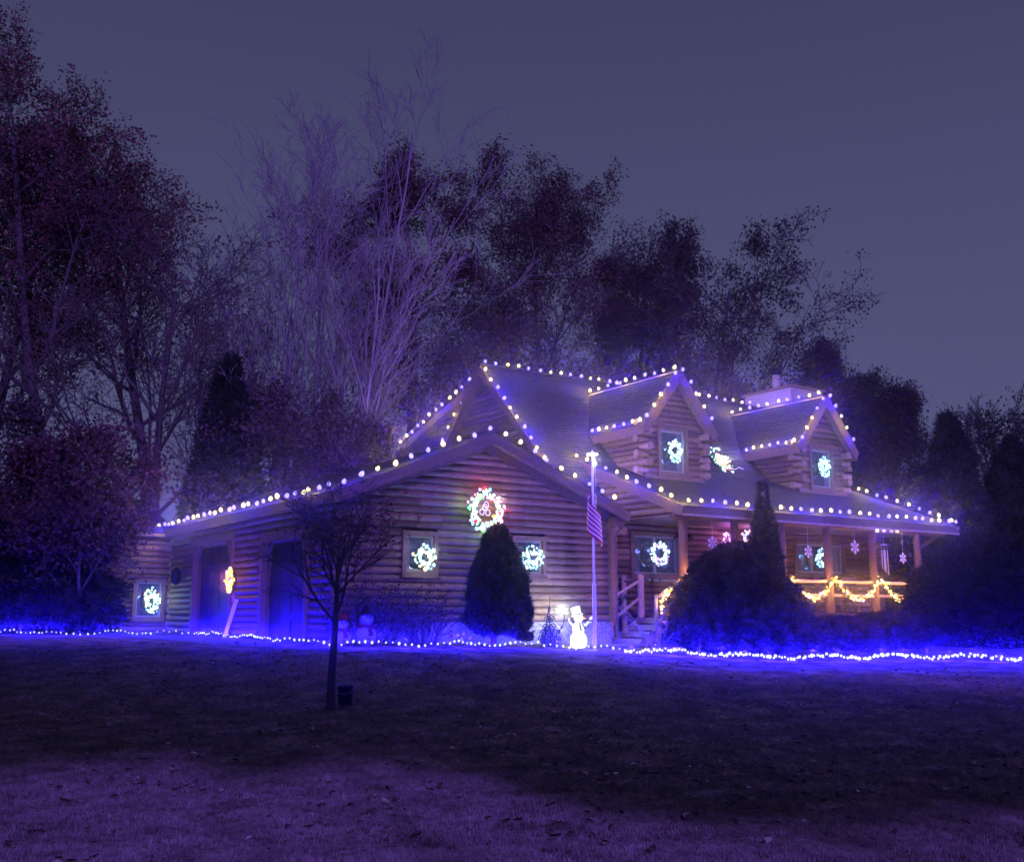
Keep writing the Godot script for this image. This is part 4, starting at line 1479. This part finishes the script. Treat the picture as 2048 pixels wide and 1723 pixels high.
func flag_mat() -> StandardMaterial3D:
	var w := 380
	var h := 208
	var im := Image.create(w, h, false, Image.FORMAT_RGB8)
	for k in 13:
		im.fill_rect(Rect2i(0, k * 16, w, 16), Color8(178, 22, 34) if k % 2 == 0 else Color8(225, 215, 205))
	im.fill_rect(Rect2i(0, 0, 152, 112), Color8(32, 36, 84))
	for r in 9:
		for c in (6 if r % 2 == 0 else 5):
			var cx := (12 if r % 2 == 0 else 25) + c * 25
			var cy := 12 + r * 11
			for y in range(-4, 5):
				for x in range(-4, 5):
					var a := atan2(x, -y)
					var rr := 4.2 * (0.55 + 0.45 * cos(5.0 * a))
					if x * x + y * y <= rr * rr:
						im.set_pixel(cx + x, cy + y, Color8(230, 226, 220))
	var m := mat(Color(0.8, 0.8, 0.8), 0.8)
	m.albedo_texture = ImageTexture.create_from_image(im)
	m.cull_mode = BaseMaterial3D.CULL_DISABLED
	m.backlight_enabled = true
	m.backlight = Color(0.35, 0.35, 0.35)
	return m


# ---------------------------------------------------------------- shrubs

func tuft_mesh(blades: int, wide: float, spread: float) -> ArrayMesh:
	var mb := MB.new()
	for k in blades:
		var a := TAU * k / blades + rng.randf() * 0.5
		var o := Vector3(cos(a), 0, sin(a))
		var tip := (Vector3.UP + o * spread * rng.randf_range(0.5, 1.2)).normalized() * rng.randf_range(0.75, 1.1)
		var s := o.cross(Vector3.UP) * wide
		mb.quad(-s * 0.6, tip * 0.5 - s, tip, tip * 0.5 + s, o - Vector3.UP * 0.3)
	return mb.mesh(M.leaf)


# a dense evergreen: a dark lumpy heart, thickly covered with sprays that stick out
func shrub(called: String, label: String, at: Vector3, prof: Array, n: int, size: float, tint: Color, lump: float, up: float, group := "", tuft: ArrayMesh = null) -> Node3D:
	var o := thing(called, label, "shrub" if called != "conifer_tree" else "tree", at, 0.0, group)
	var f := FastNoiseLite.new()
	f.seed = rng.randi() % 1000
	f.frequency = 0.9
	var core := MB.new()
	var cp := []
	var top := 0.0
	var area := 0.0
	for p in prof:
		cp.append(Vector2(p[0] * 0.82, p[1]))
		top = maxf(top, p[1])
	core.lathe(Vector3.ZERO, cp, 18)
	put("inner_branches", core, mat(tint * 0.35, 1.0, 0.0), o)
	var xf: Array[Transform3D] = []
	var cols: Array[Color] = []
	var rmax := 0.0
	for p in prof:
		rmax = maxf(rmax, p[0])
	while xf.size() < n:
		var h: float = rng.randf() * (top - prof[0][1]) + prof[0][1]
		var r := 0.0
		var slope := 0.0
		for k in range(1, prof.size()):
			if h <= prof[k][1] and prof[k][1] > prof[k - 1][1]:
				var u: float = (h - prof[k - 1][1]) / (prof[k][1] - prof[k - 1][1])
				r = lerpf(prof[k - 1][0], prof[k][0], u)
				slope = (prof[k][0] - prof[k - 1][0]) / (prof[k][1] - prof[k - 1][1])
				break
		if rng.randf() > (r + 0.1) / (rmax + 0.1):
			continue
		var th := rng.randf() * TAU
		var o2 := Vector3(cos(th), 0, sin(th))
		var g := f.get_noise_3d(o2.x * 1.7 * (r + 0.4), h * 1.6, o2.z * 1.7 * (r + 0.4))
		var rr := r * (0.9 + lump * g) * rng.randf_range(0.86, 1.04) * (1.1 if rng.randf() < 0.07 else 1.0)
		var d := (o2 + Vector3(0, up - slope * 0.6, 0) + Vector3(rng.randfn(), rng.randfn(), rng.randfn()) * 0.35).normalized()
		var side := d.cross(Vector3(rng.randfn(), rng.randfn(), rng.randfn())).normalized()
		var s := size * rng.randf_range(0.6, 1.25)
		xf.append(Transform3D(Basis(side, d, side.cross(d)).scaled_local(Vector3(s, s, s)), o2 * rr + Vector3(0, h, 0)))
		var b := rng.randf_range(0.5, 1.3) * (1.0 + 0.9 * g)
		cols.append(Color(tint.r * b, tint.g * b, tint.b * b))
	scatter("needles", tuft if tuft else spray, xf, cols, o).set_meta("kind", "stuff")
	return o


var spray: ArrayMesh


func build_shrubs() -> void:
	spray = tuft_mesh(7, 0.11, 0.75)
	var fine := tuft_mesh(7, 0.1, 1.0)
	var o := shrub("cone_spruce", "cone shaped dwarf spruce on a short trunk before the garage gable", hg(12.75, 19.4), [[0.25, 0.34], [0.62, 0.42], [0.72, 0.6], [0.66, 0.95], [0.55, 1.4], [0.4, 1.9], [0.28, 2.25], [0.16, 2.48], [0.05, 2.56]], 4600, 0.15, Color(0.014, 0.022, 0.022), 0.42, 0.35, "", fine)
	var mb := MB.new()
	mb.tube(PackedVector3Array([Vector3(-0.12, -0.05, 0), Vector3(-0.08, 0.25, 0), Vector3(0, 0.7, 0)]), PackedFloat32Array([0.085, 0.07, 0.05]), 9)
	mb.tube(PackedVector3Array([Vector3(-0.09, 0.22, 0), Vector3(-0.3, 0.4, 0.05)]), PackedFloat32Array([0.025, 0.012]), 5)
	mb.tube(PackedVector3Array([Vector3(-0.07, 0.28, 0), Vector3(0.2, 0.38, 0.1), Vector3(0.45, 0.36, 0.15)]), PackedFloat32Array([0.025, 0.018, 0.01]), 5)
	put("trunk", mb, M.bark, o)
	# drooping skirt on its right side
	var xf: Array[Transform3D] = []
	var cols: Array[Color] = []
	for k in 420:
		var u := rng.randf()
		var p := Vector3(0.15 + 0.5 * u + rng.randfn() * 0.05, 0.42 - 0.26 * sin(u * 2.4) * u + rng.randf_range(-0.03, 0.12), 0.1 + rng.randfn() * 0.12)
		var d := Vector3(rng.randfn() * 0.5 + 0.4, -0.5, rng.randfn() * 0.5).normalized()
		var side := d.cross(Vector3(rng.randfn(), rng.randfn(), rng.randfn())).normalized()
		xf.append(Transform3D(Basis(side, d, side.cross(d)).scaled_local(Vector3.ONE * 0.11), p))
		cols.append(Color(0.02, 0.032, 0.032))
	scatter("lower_boughs", fine, xf, cols, o).set_meta("kind", "stuff")
	shrub("globe_arborvitae", "large round arborvitae in front of the porch", hg(18.72, 18.1), [[1.1, 0.0], [1.45, 0.25], [1.58, 0.6], [1.5, 1.0], [1.3, 1.45], [1.0, 1.9], [0.66, 2.22], [0.3, 2.42], [0.05, 2.48]], 12000, 0.165, Color(0.018, 0.022, 0.016), 0.45, 0.55)
	shrub("spire_arborvitae", "narrow spire arborvitae with a bare brown tip behind the round one", hg(20.6, 18.9), [[0.45, 0.0], [0.52, 0.8], [0.46, 1.6], [0.37, 2.4], [0.24, 3.1], [0.13, 3.5], [0.06, 3.85], [0.03, 4.1]], 4200, 0.15, Color(0.015, 0.02, 0.016), 0.3, 0.9)
	var tip := thing("dead_branch", "bare pale tip sticking out of the spire arborvitae", "branch", hg(20.6, 18.9) + Vector3(0, 3.4, 0.1), 0.0)
	mb = MB.new()
	for k in 26:
		var h := rng.randf() * 0.55
		var a := rng.randf() * TAU
		mb.tube(PackedVector3Array([Vector3(0.01, h, 0), Vector3(cos(a) * 0.05, h + 0.07, sin(a) * 0.05 + 0.03), Vector3(cos(a) * 0.06, h + 0.14, sin(a) * 0.06)]), PackedFloat32Array([0.012, 0.009, 0.004]), 4)
	mb.tube(PackedVector3Array([Vector3(0, 0, 0), Vector3(0.0, 0.4, 0), Vector3(0.02, 0.72, 0)]), PackedFloat32Array([0.022, 0.015, 0.004]), 5)
	put("twigs", mb, M.bark_pale, tip)
	shrub("boxwood_hedge", "low reddish boxwood mound left of the dark yew", hg(21.2, 17.2), [[0.75, 0.0], [0.95, 0.25], [0.9, 0.5], [0.6, 0.68], [0.1, 0.74]], 3000, 0.12, Color(0.035, 0.02, 0.02), 0.35, 0.6, "low hedge mounds before the porch")
	shrub("boxwood_hedge", "low reddish boxwood mound close against the dark yew", hg(22.7, 17.0), [[0.75, 0.0], [0.98, 0.25], [0.92, 0.55], [0.65, 0.74], [0.1, 0.8]], 3000, 0.12, Color(0.03, 0.018, 0.018), 0.35, 0.6, "low hedge mounds before the porch")
	shrub("large_yew", "broad dark yew that hides the right end of the porch", hg(25.6, 16.2), [[1.5, 0.0], [1.95, 0.5], [1.85, 1.2], [1.5, 1.8], [1.05, 2.3], [0.5, 2.65], [0.05, 2.8]], 7500, 0.2, Color(0.007, 0.01, 0.008), 0.3, 0.5)
	shrub("large_yew", "second dark yew at the right edge of the lawn", hg(27.2, 14.6), [[1.4, 0.0], [1.9, 0.6], [1.8, 1.5], [1.4, 2.3], [0.9, 2.9], [0.05, 3.4]], 6500, 0.22, Color(0.006, 0.009, 0.007), 0.3, 0.5)
	# brush against the garage wall
	for q in [[10.3, 20.15, 1.0, "leafless brushy shrub under the left garage window"], [11.3, 20.05, 0.85, "leafless brushy shrub between window and spruce"], [9.75, 20.25, 1.05, "leafless brushy shrub at the near corner of the garage"]]:
		brush(q[3], hg(q[0], q[1]), q[2], 46)
	bare_bush()
	for q in [[-15.2, -30.8, 3.3, 1.5, "dark hemlock at the left edge of the picture"], [-12.9, -31.2, 3.8, 1.5, "dark hemlock beside the back wing"], [-17.3, -31.5, 4.2, 1.8, "dark hemlock farthest left behind the blue lights"]]:
		shrub("conifer_tree", q[4], on_ground(q[0], q[1]), [[q[3] * 0.9, 0.0], [q[3], q[2] * 0.2], [q[3] * 0.8, q[2] * 0.5], [q[3] * 0.45, q[2] * 0.8], [0.05, q[2]]], 3600, 0.3, Color(0.012, 0.016, 0.014), 0.35, 0.2, "dark evergreens left of the house")


func brush(label: String, at: Vector3, h: float, stems: int) -> void:
	var o := thing("brush_shrub", label, "shrub", at, 0.0, "leafless shrubs along the garage wall")
	var mb := MB.new()
	var xf: Array[Transform3D] = []
	var cols: Array[Color] = []
	for k in stems:
		var a := rng.randf() * TAU
		var d := Vector3(cos(a) * rng.randf_range(0.1, 0.8), 1, sin(a) * rng.randf_range(0.05, 0.4)).normalized()
		var p := Vector3(cos(a) * 0.25, 0, sin(a) * 0.12)
		twig(mb, p, d, h * rng.randf_range(0.6, 1.05), 0.011, 2, xf, cols)
	put("stems", mb, M.bark_mid, o)
	scatter("dry_leaves", leaf_small(), xf, cols, o).set_meta("kind", "stuff")


var _leaf_small: ArrayMesh


func leaf_small() -> ArrayMesh:
	if _leaf_small == null:
		var mb := MB.new()
		for k in 3:
			var o := Vector3(rng.randf_range(-0.04, 0.04), rng.randf_range(-0.04, 0.04), rng.randf_range(-0.04, 0.04))
			var d := Vector3(rng.randfn(), rng.randfn(), rng.randfn()).normalized() * 0.05
			var s := d.cross(Vector3(0.2, 0.5, 0.8)).normalized() * 0.018
			mb.quad(o, o + d * 0.5 - s, o + d, o + d * 0.5 + s, d.cross(s))
		_leaf_small = mb.mesh(M.leaf)
	return _leaf_small


func twig(mb: MB, p: Vector3, d: Vector3, ln: float, r: float, depth: int, xf: Array[Transform3D], cols: Array[Color]) -> void:
	var pts := PackedVector3Array([p])
	var rd := PackedFloat32Array([r])
	for k in 3:
		d = (d + Vector3(rng.randfn(), rng.randfn() * 0.6 + 0.15, rng.randfn()) * 0.16).normalized()
		p += d * ln / 3.0
		pts.append(p); rd.append(r * (0.75 - 0.2 * k))
	mb.tube(pts, rd, 4)
	if depth > 0:
		for k in 3:
			var b := pts[1 + k % 3]
			var nd := (d + Vector3(rng.randfn(), rng.randfn() * 0.5, rng.randfn()) * 0.6).normalized()
			twig(mb, b, nd, ln * 0.5, r * 0.6, depth - 1, xf, cols)
	elif rng.randf() < 0.55:
		var s := rng.randf_range(0.8, 1.4)
		xf.append(Transform3D(Basis.from_euler(Vector3(rng.randf() * 6, rng.randf() * 6, 0)).scaled(Vector3(s, s, s)), p))
		var b := rng.randf_range(0.6, 1.3)
		cols.append(Color(0.025 * b, 0.016 * b, 0.015 * b))


func bare_bush() -> void:
	var o := thing("bare_shrub", "bare spreading shrub with few thick stems before the stairs", "shrub", hg(16.95, 19.2), 0.0)
	var mb := MB.new()
	var xf: Array[Transform3D] = []
	var cols: Array[Color] = []
	for q in [[-0.8, 0.9, 1.15, 0.019], [-0.35, 1.0, 0.9, 0.016], [0.2, 1.0, 0.85, 0.017], [0.4, 1.0, 0.7, 0.014], [-1.0, 0.7, 0.8, 0.013], [0.0, 1.0, 0.95, 0.015], [-0.55, 1.0, 1.05, 0.017], [0.6, 0.9, 0.6, 0.012]]:
		twig(mb, Vector3(0.15 + q[0] * 0.06, -0.05, 0), Vector3(q[0], q[1], rng.randf_range(-0.15, 0.15)).normalized(), q[2], q[3], 2, xf, cols)
	put("stems", mb, M.bark_pale, o)


# ---------------------------------------------------------------- trees

# spec: per level n (children), ang (spread), ln (length share), start, trop (turn to the sky), wob, segs, sides
func grow(lvl: int, p: Vector3, d: Vector3, ln: float, r: float, sp: Dictionary, out: Array, tips: PackedVector3Array) -> PackedVector3Array:
	var segs: int = sp.segs[lvl]
	var pts := PackedVector3Array([p])
	var rd := PackedFloat32Array([r])
	var dirs := PackedVector3Array([d])
	var w: float = sp.wob[lvl]
	var tr: float = sp.trop[lvl]
	var last: int = sp.n.size()
	var taper: float = 0.35 if lvl < last else 0.5
	for k in segs:
		d = (d + Vector3(rng.randfn(), rng.randfn(), rng.randfn()) * w + Vector3(0, tr, 0)).normalized()
		p += d * ln / segs
		pts.append(p)
		rd.append(maxf(r * lerpf(1.0, taper, float(k + 1) / segs), sp.fine))
		dirs.append(d)
	out[0 if lvl < 2 else 1].tube(pts, rd, sp.sides[lvl])
	if lvl >= last:
		tips.append(p)
		return tips
	var n: int = sp.n[lvl]
	var az := rng.randf() * TAU
	for k in n:
		var u: float = lerpf(sp.start[lvl], 1.0, (k + rng.randf() * 0.9) / n)
		var at := u * segs
		var j := mini(int(at), segs - 1)
		var q := pts[j].lerp(pts[j + 1], at - j)
		var bd := dirs[j + 1]
		az += 2.4 + rng.randf_range(-0.4, 0.4)
		var a := bd.cross(Vector3(0.3, 0.1, 0.94) if absf(bd.y) > 0.7 else Vector3.UP).normalized()
		var b := bd.cross(a)
		var an: float = sp.ang[lvl] * rng.randf_range(0.75, 1.25)
		var nd := (bd * cos(an) + (a * cos(az) + b * sin(az)) * sin(an)).normalized()
		var cl: float = ln * sp.ln[lvl] * rng.randf_range(0.75, 1.15)
		if lvl == 0:
			cl *= lerpf(1.0, sp.get("top", 0.45), clampf((u - sp.start[0]) / (1.0 - sp.start[0]), 0, 1))
		var cr := minf(lerpf(r, r * taper, u) * 0.72, r * 0.55) if lvl > 0 else lerpf(r, r * taper, u) * 0.55
		grow(lvl + 1, q, nd, cl, maxf(cr, sp.fine), sp, out, tips)
	return tips


func leaf_cluster(n: int, size: float, spread: float) -> ArrayMesh:
	var mb := MB.new()
	for k in n:
		var o := Vector3(rng.randfn(), rng.randfn(), rng.randfn()) * spread
		var d := Vector3(rng.randfn(), rng.randfn() - 0.3, rng.randfn()).normalized() * size
		var s := d.cross(Vector3(rng.randfn(), rng.randfn(), rng.randfn())).normalized() * size * 0.32
		mb.quad(o, o + d * 0.5 - s, o + d, o + d * 0.5 + s + Vector3(0, 0.01, 0), d.cross(s))
	return mb.mesh(M.leaf)


var cluster: ArrayMesh


func tree(called: String, label: String, x: float, d: float, top: float, sp: Dictionary, bark: Material, leafy: float, tint: Color, seed_: int, lean := Vector3.ZERO, group := "trees behind the house") -> Node3D:
	rng.seed = seed_
	var at := on_ground(x, -d)
	at.y -= 0.1
	var o := thing(called, label, "tree", at, 0.0, group)
	var out := [MB.new(), MB.new()]
	var tips := PackedVector3Array()
	for k in sp.get("stems", 1):
		var dir := Vector3(0, 1, 0) + lean
		if sp.get("stems", 1) > 1:
			var a: float = TAU * (k + rng.randf() * 0.5) / float(sp.stems)
			dir += Vector3(cos(a), 0, sin(a)) * sp.fan * rng.randf_range(0.5, 1.2)
		grow(0, Vector3(rng.randf_range(-0.1, 0.1) * (sp.get("stems", 1) - 1), 0, 0), dir.normalized(), top * sp.trunk * (1.0 if k == 0 else rng.randf_range(0.75, 1.0)), sp.r, sp, out, tips)
	# scale so that its highest twig stands at the wanted height
	var hi := 0.1
	for t in tips:
		hi = maxf(hi, t.y)
	var s := top / hi
	put("trunk", out[0], bark, o).scale = Vector3(s, s, s)
	put("branches", out[1], bark, o, "stuff").scale = Vector3(s, s, s)
	if leafy > 0.0:
		var xf: Array[Transform3D] = []
		var cols: Array[Color] = []
		var f := FastNoiseLite.new()
		f.seed = seed_
		f.frequency = 0.22
		for t in tips:
			var p := t * s
			var want := leafy * maxf(0.04, 1.0 + 2.6 * f.get_noise_3d(p.x * 2.0, p.y * 2.0, p.z * 2.0))
			want *= lerpf(sp.get("low", 1.0), 1.0, clampf(p.y / top * 1.6 - 0.5, 0, 1))
			while want > 0.0:
				if rng.randf() < want:
					var c := rng.randf_range(0.7, 1.4)
					xf.append(Transform3D(Basis.from_euler(Vector3(rng.randf() * 6, rng.randf() * 6, 0)).scaled(Vector3(c, c, c)), p + Vector3(rng.randfn(), rng.randfn(), rng.randfn()) * 0.18))
					var b := rng.randf_range(0.55, 1.4)
					cols.append(Color(tint.r * b, tint.g * b, tint.b * b))
				want -= 1.0
		scatter("crown", cluster, xf, cols, o).set_meta("kind", "stuff")
	return o


func build_trees() -> void:
	rng.seed = 99
	cluster = leaf_cluster(16, 0.125, 0.16)
	var oak := {"n": [11, 7, 6, 5], "ang": [0.85, 0.7, 0.7, 0.7], "ln": [0.33, 0.5, 0.5, 0.55], "start": [0.35, 0.25, 0.2, 0.2], "trop": [0.0, 0.09, 0.05, 0.03], "wob": [0.05, 0.11, 0.14, 0.16, 0.2], "segs": [8, 6, 4, 3, 2], "sides": [9, 6, 4, 3, 3], "trunk": 0.88, "r": 0.26, "fine": 0.014, "top": 0.5, "low": 0.12}
	oak.trop.append(0.02)
	var birch := {"n": [9, 6, 5, 3], "ang": [0.42, 0.4, 0.45, 0.5], "ln": [0.5, 0.42, 0.45, 0.55], "start": [0.22, 0.25, 0.25, 0.2], "trop": [0.03, 0.05, 0.04, 0.03, 0.02], "wob": [0.05, 0.08, 0.1, 0.12, 0.12], "segs": [9, 7, 4, 3, 2], "sides": [8, 5, 4, 3, 3], "trunk": 0.95, "r": 0.11, "fine": 0.010, "stems": 3, "fan": 0.2, "top": 0.35}
	var wide := oak.duplicate(true)
	wide.start = [0.2, 0.25, 0.2, 0.2]
	wide.ln = [0.52, 0.48, 0.48, 0.5]
	wide.ang = [0.72, 0.5, 0.6, 0.7]
	wide.top = 0.45
	wide.r = 0.22
	var dense := oak.duplicate(true)
	dense.n = [15, 8, 6, 5]
	dense.start = [0.12, 0.2, 0.2, 0.2]
	dense.ln = [0.31, 0.48, 0.5, 0.5]
	dense.r = 0.2
	var small := oak.duplicate(true)
	small.n = [10, 6, 5, 4]
	small.start = [0.15, 0.2, 0.2, 0.2]
	small.ln = [0.55, 0.5, 0.5, 0.5]
	small.r = 0.08
	small.fine = 0.008
	var russet := Color(0.115, 0.046, 0.044)
	var brown := Color(0.07, 0.038, 0.038)
	var umber := Color(0.038, 0.025, 0.027)
	tree("oak_tree", "tallest russet leaved oak at the left edge of the picture", -15.6, 36.0, 22.6, oak, M.bark, 0.95, russet, 101)
	tree("oak_tree", "russet oak right of the tallest one, with two leaning limbs", -13.2, 38.5, 20.5, oak, M.bark, 0.75, russet, 102)
	tree("oak_tree", "russet oak partly outside the left edge", -20.0, 40.0, 19.5, oak, M.bark, 0.8, russet, 103)
	tree("bare_tree", "forked bare tree between the russet oaks and the pale birches", -12.2, 36.5, 15.5, wide, M.bark, 0.1, brown, 104)
	tree("birch_tree", "tallest pale many stemmed bare birch left of the roof", -7.2, 39.5, 22.0, birch, M.bark_pale, 0.0, brown, 105, Vector3(0.03, 0, 0))
	tree("birch_tree", "pale bare birch clump left of the tallest birch", -9.9, 40.5, 19.0, birch, M.bark_pale, 0.0, brown, 106, Vector3(-0.02, 0, 0))
	tree("birch_tree", "smaller pale birch whose twigs reach the lit roof edge", -6.6, 38.0, 15.5, birch, M.bark_pale, 0.0, brown, 107, Vector3(0.08, 0, 0))
	tree("birch_tree", "thin pale birch just right of the leafy maple", -11.2, 38.5, 13.5, birch, M.bark_pale, 0.0, brown, 108)
	tree("oak_tree", "brown leaved oak behind the tallest birch", -4.7, 46.0, 20.6, oak, M.bark, 1.4, brown, 109)
	tree("oak_tree", "broad russet topped oak behind the main gable", 1.7, 50.0, 23.8, oak, M.bark, 1.5, brown, 110)
	tree("oak_tree", "narrow oak in the gap right of the broad russet oak", 5.9, 52.0, 20.5, dense, M.bark, 1.2, brown, 111)
	tree("oak_tree", "open oak with long bare limbs arching right over the dormers", 8.3, 48.0, 18.8, wide, M.bark, 0.75, umber, 112)
	tree("oak_tree", "dense dark tree behind the chimney", 15.3, 50.0, 13.8, dense, M.bark, 2.4, umber, 113)
	tree("oak_tree", "dense dark tree right of the chimney, lower than its neighbour", 18.6, 50.0, 12.0, dense, M.bark, 1.6, umber, 114)
	tree("oak_tree", "low dark tree behind the roof between the dormers", 11.2, 51.0, 11.5, dense, M.bark, 1.4, umber, 115)
	tree("bare_tree", "round bare tree at the right edge against the sky", 21.2, 45.5, 10.6, wide, M.bark, 0.15, umber, 116)
	tree("maple_tree", "young maple keeping its pinkish leaves left of the garage eave", -11.9, 31.0, 6.3, small, M.bark_mid, 0.75, Color(0.085, 0.04, 0.042), 117, Vector3.ZERO, "")
	tree("maple_tree", "second young maple with pinkish leaves above the back wing", -13.9, 32.5, 5.8, small, M.bark_mid, 0.6, Color(0.08, 0.038, 0.04), 118, Vector3.ZERO, "")
	tree("maple_tree", "small dark leaved maple hanging over the roof of the back wing", -12.2, 30.2, 4.7, small, M.bark_mid, 0.8, Color(0.06, 0.032, 0.036), 119, Vector3.ZERO, "")
	var k := 0
	for q in [[-9.2, 37.0, 8.0, "sapling thicket tree left of the birches"], [-7.6, 36.0, 8.6, "sapling behind the long garage eave"], [-5.6, 37.0, 8.2, "sapling between birch trunk and lit cheek wall"], [-3.6, 38.5, 9.6, "sapling just left of the lit cheek wall"], [-1.2, 41.0, 11.0, "sapling directly behind the main gable peak"], [-16.5, 34.0, 7.5, "sapling under the tallest oak"], [0.6, 42.0, 12.5, "sapling behind the middle of the main ridge"], [4.4, 43.0, 11.8, "sapling behind the left dormer peak"], [7.4, 44.0, 11.4, "sapling behind the ridge between the dormers"], [9.6, 45.0, 11.0, "sapling behind the right end of the ridge"], [2.8, 44.0, 11.5, "sapling behind the ridge left of the left dormer"], [6.0, 46.0, 11.0, "sapling behind the ridge right of the left dormer"]]:
		tree("sapling_tree", q[3], q[0], q[1], q[2], small, M.bark_mid, 0.7, Color(0.075, 0.05, 0.055), 130 + k, Vector3.ZERO, "saplings behind the house")
		k += 1
	rng.seed = 555
	for q in [[-9.7, 35.5, 9.2, 1.5, "dark spruce rising behind the long garage eave"], [15.9, 38.0, 7.9, 1.5, "dark cedar at the right behind the yews"], [18.2, 38.0, 7.0, 1.8, "dark cedar nearest the right edge of the picture"], [13.6, 41.0, 5.6, 1.6, "dark cedar right behind the far porch corner"]]:
		shrub("conifer_tree", q[4], on_ground(q[0], -q[1]), [[q[3] * 0.9, 0.0], [q[3], q[2] * 0.2], [q[3] * 0.8, q[2] * 0.5], [q[3] * 0.42, q[2] * 0.8], [0.05, q[2]]], 4200, 0.34, Color(0.014, 0.018, 0.016), 0.35, 0.3, "dark evergreens behind the house")
	crabapple()
	# the street trees behind the camera, whose crowns keep the low light off the middle of the lawn
	var street := dense.duplicate(true)
	street.n = [14, 7, 6, 5]
	street.start = [0.8, 0.2, 0.2, 0.2]
	street.ln = [0.25, 0.5, 0.5, 0.5]
	street.top = 0.8
	street.r = 0.09
	street.ang = [1.15, 0.7, 0.7, 0.7]
	street.trop = [0.0, 0.1, 0.05, 0.03, 0.02]
	k = 0
	for q in [[-8.0, 14.5, "farthest left"], [-5.4, 14.8, "second from left"], [-2.8, 14.4, "third from left"], [-0.2, 14.6, "fourth from left"], [2.6, 14.3, "fifth from left"], [5.4, 14.0, "fourth from right"], [8.3, 13.4, "third from right"], [11.2, 12.8, "second from right"], [14.4, 12.2, "farthest right"]]:
		tree("street_maple", "street maple behind the camera, %s in its row" % q[2], q[0], -6.0 + 0.3 * (k % 3), q[1], street, M.bark, 2.6, brown, 170 + k, Vector3.ZERO, "street maples along the road")
		k += 1


func crabapple() -> void:
	var sp := {"n": [11, 8, 6, 3], "ang": [0.6, 0.6, 0.7, 0.7], "ln": [0.62, 0.5, 0.5, 0.5], "start": [0.55, 0.25, 0.25, 0.2], "trop": [0.0, 0.07, 0.03, 0.02, 0.0], "wob": [0.03, 0.09, 0.12, 0.14, 0.15], "segs": [6, 6, 4, 3, 2], "sides": [10, 6, 4, 3, 3], "trunk": 0.72, "r": 0.085, "fine": 0.004, "top": 0.7}
	var o := tree("crabapple_tree", "small leafless crabapple with dark fruit on the open lawn", -2.59, 15.54, 3.65, sp, M.bark, 0.0, Color(0.05, 0.03, 0.03), 140, Vector3.ZERO, "")
	# its fruit and last leaves
	var xf: Array[Transform3D] = []
	var cols: Array[Color] = []
	var mi: MeshInstance3D = o.get_node("branches")
	var vs: PackedVector3Array = mi.mesh.surface_get_arrays(0)[Mesh.ARRAY_VERTEX]
	for k in 260:
		var p := vs[rng.randi() % vs.size()] * mi.scale.x + Vector3(rng.randfn() * 0.02, -0.02, rng.randfn() * 0.02)
		var s := rng.randf_range(0.25, 0.6)
		xf.append(Transform3D(Basis.from_euler(Vector3(rng.randf() * 6, rng.randf() * 6, 0)).scaled(Vector3(s, s, s)), p))
		cols.append(Color(0.03, 0.015, 0.018))
	var mb := MB.new()
	mb.ball(Vector3.ZERO, Vector3(0.03, 0, 0), Vector3(0, 0.03, 0), Vector3(0, 0, 0.03), 6, 4)
	mb.quad(Vector3(0, 0, 0), Vector3(0.03, 0.03, 0.02), Vector3(0.09, 0.02, 0.05), Vector3(0.04, -0.01, 0.03), Vector3.UP)
	scatter("fruit", mb.mesh(M.leaf), xf, cols, o).set_meta("kind", "stuff")
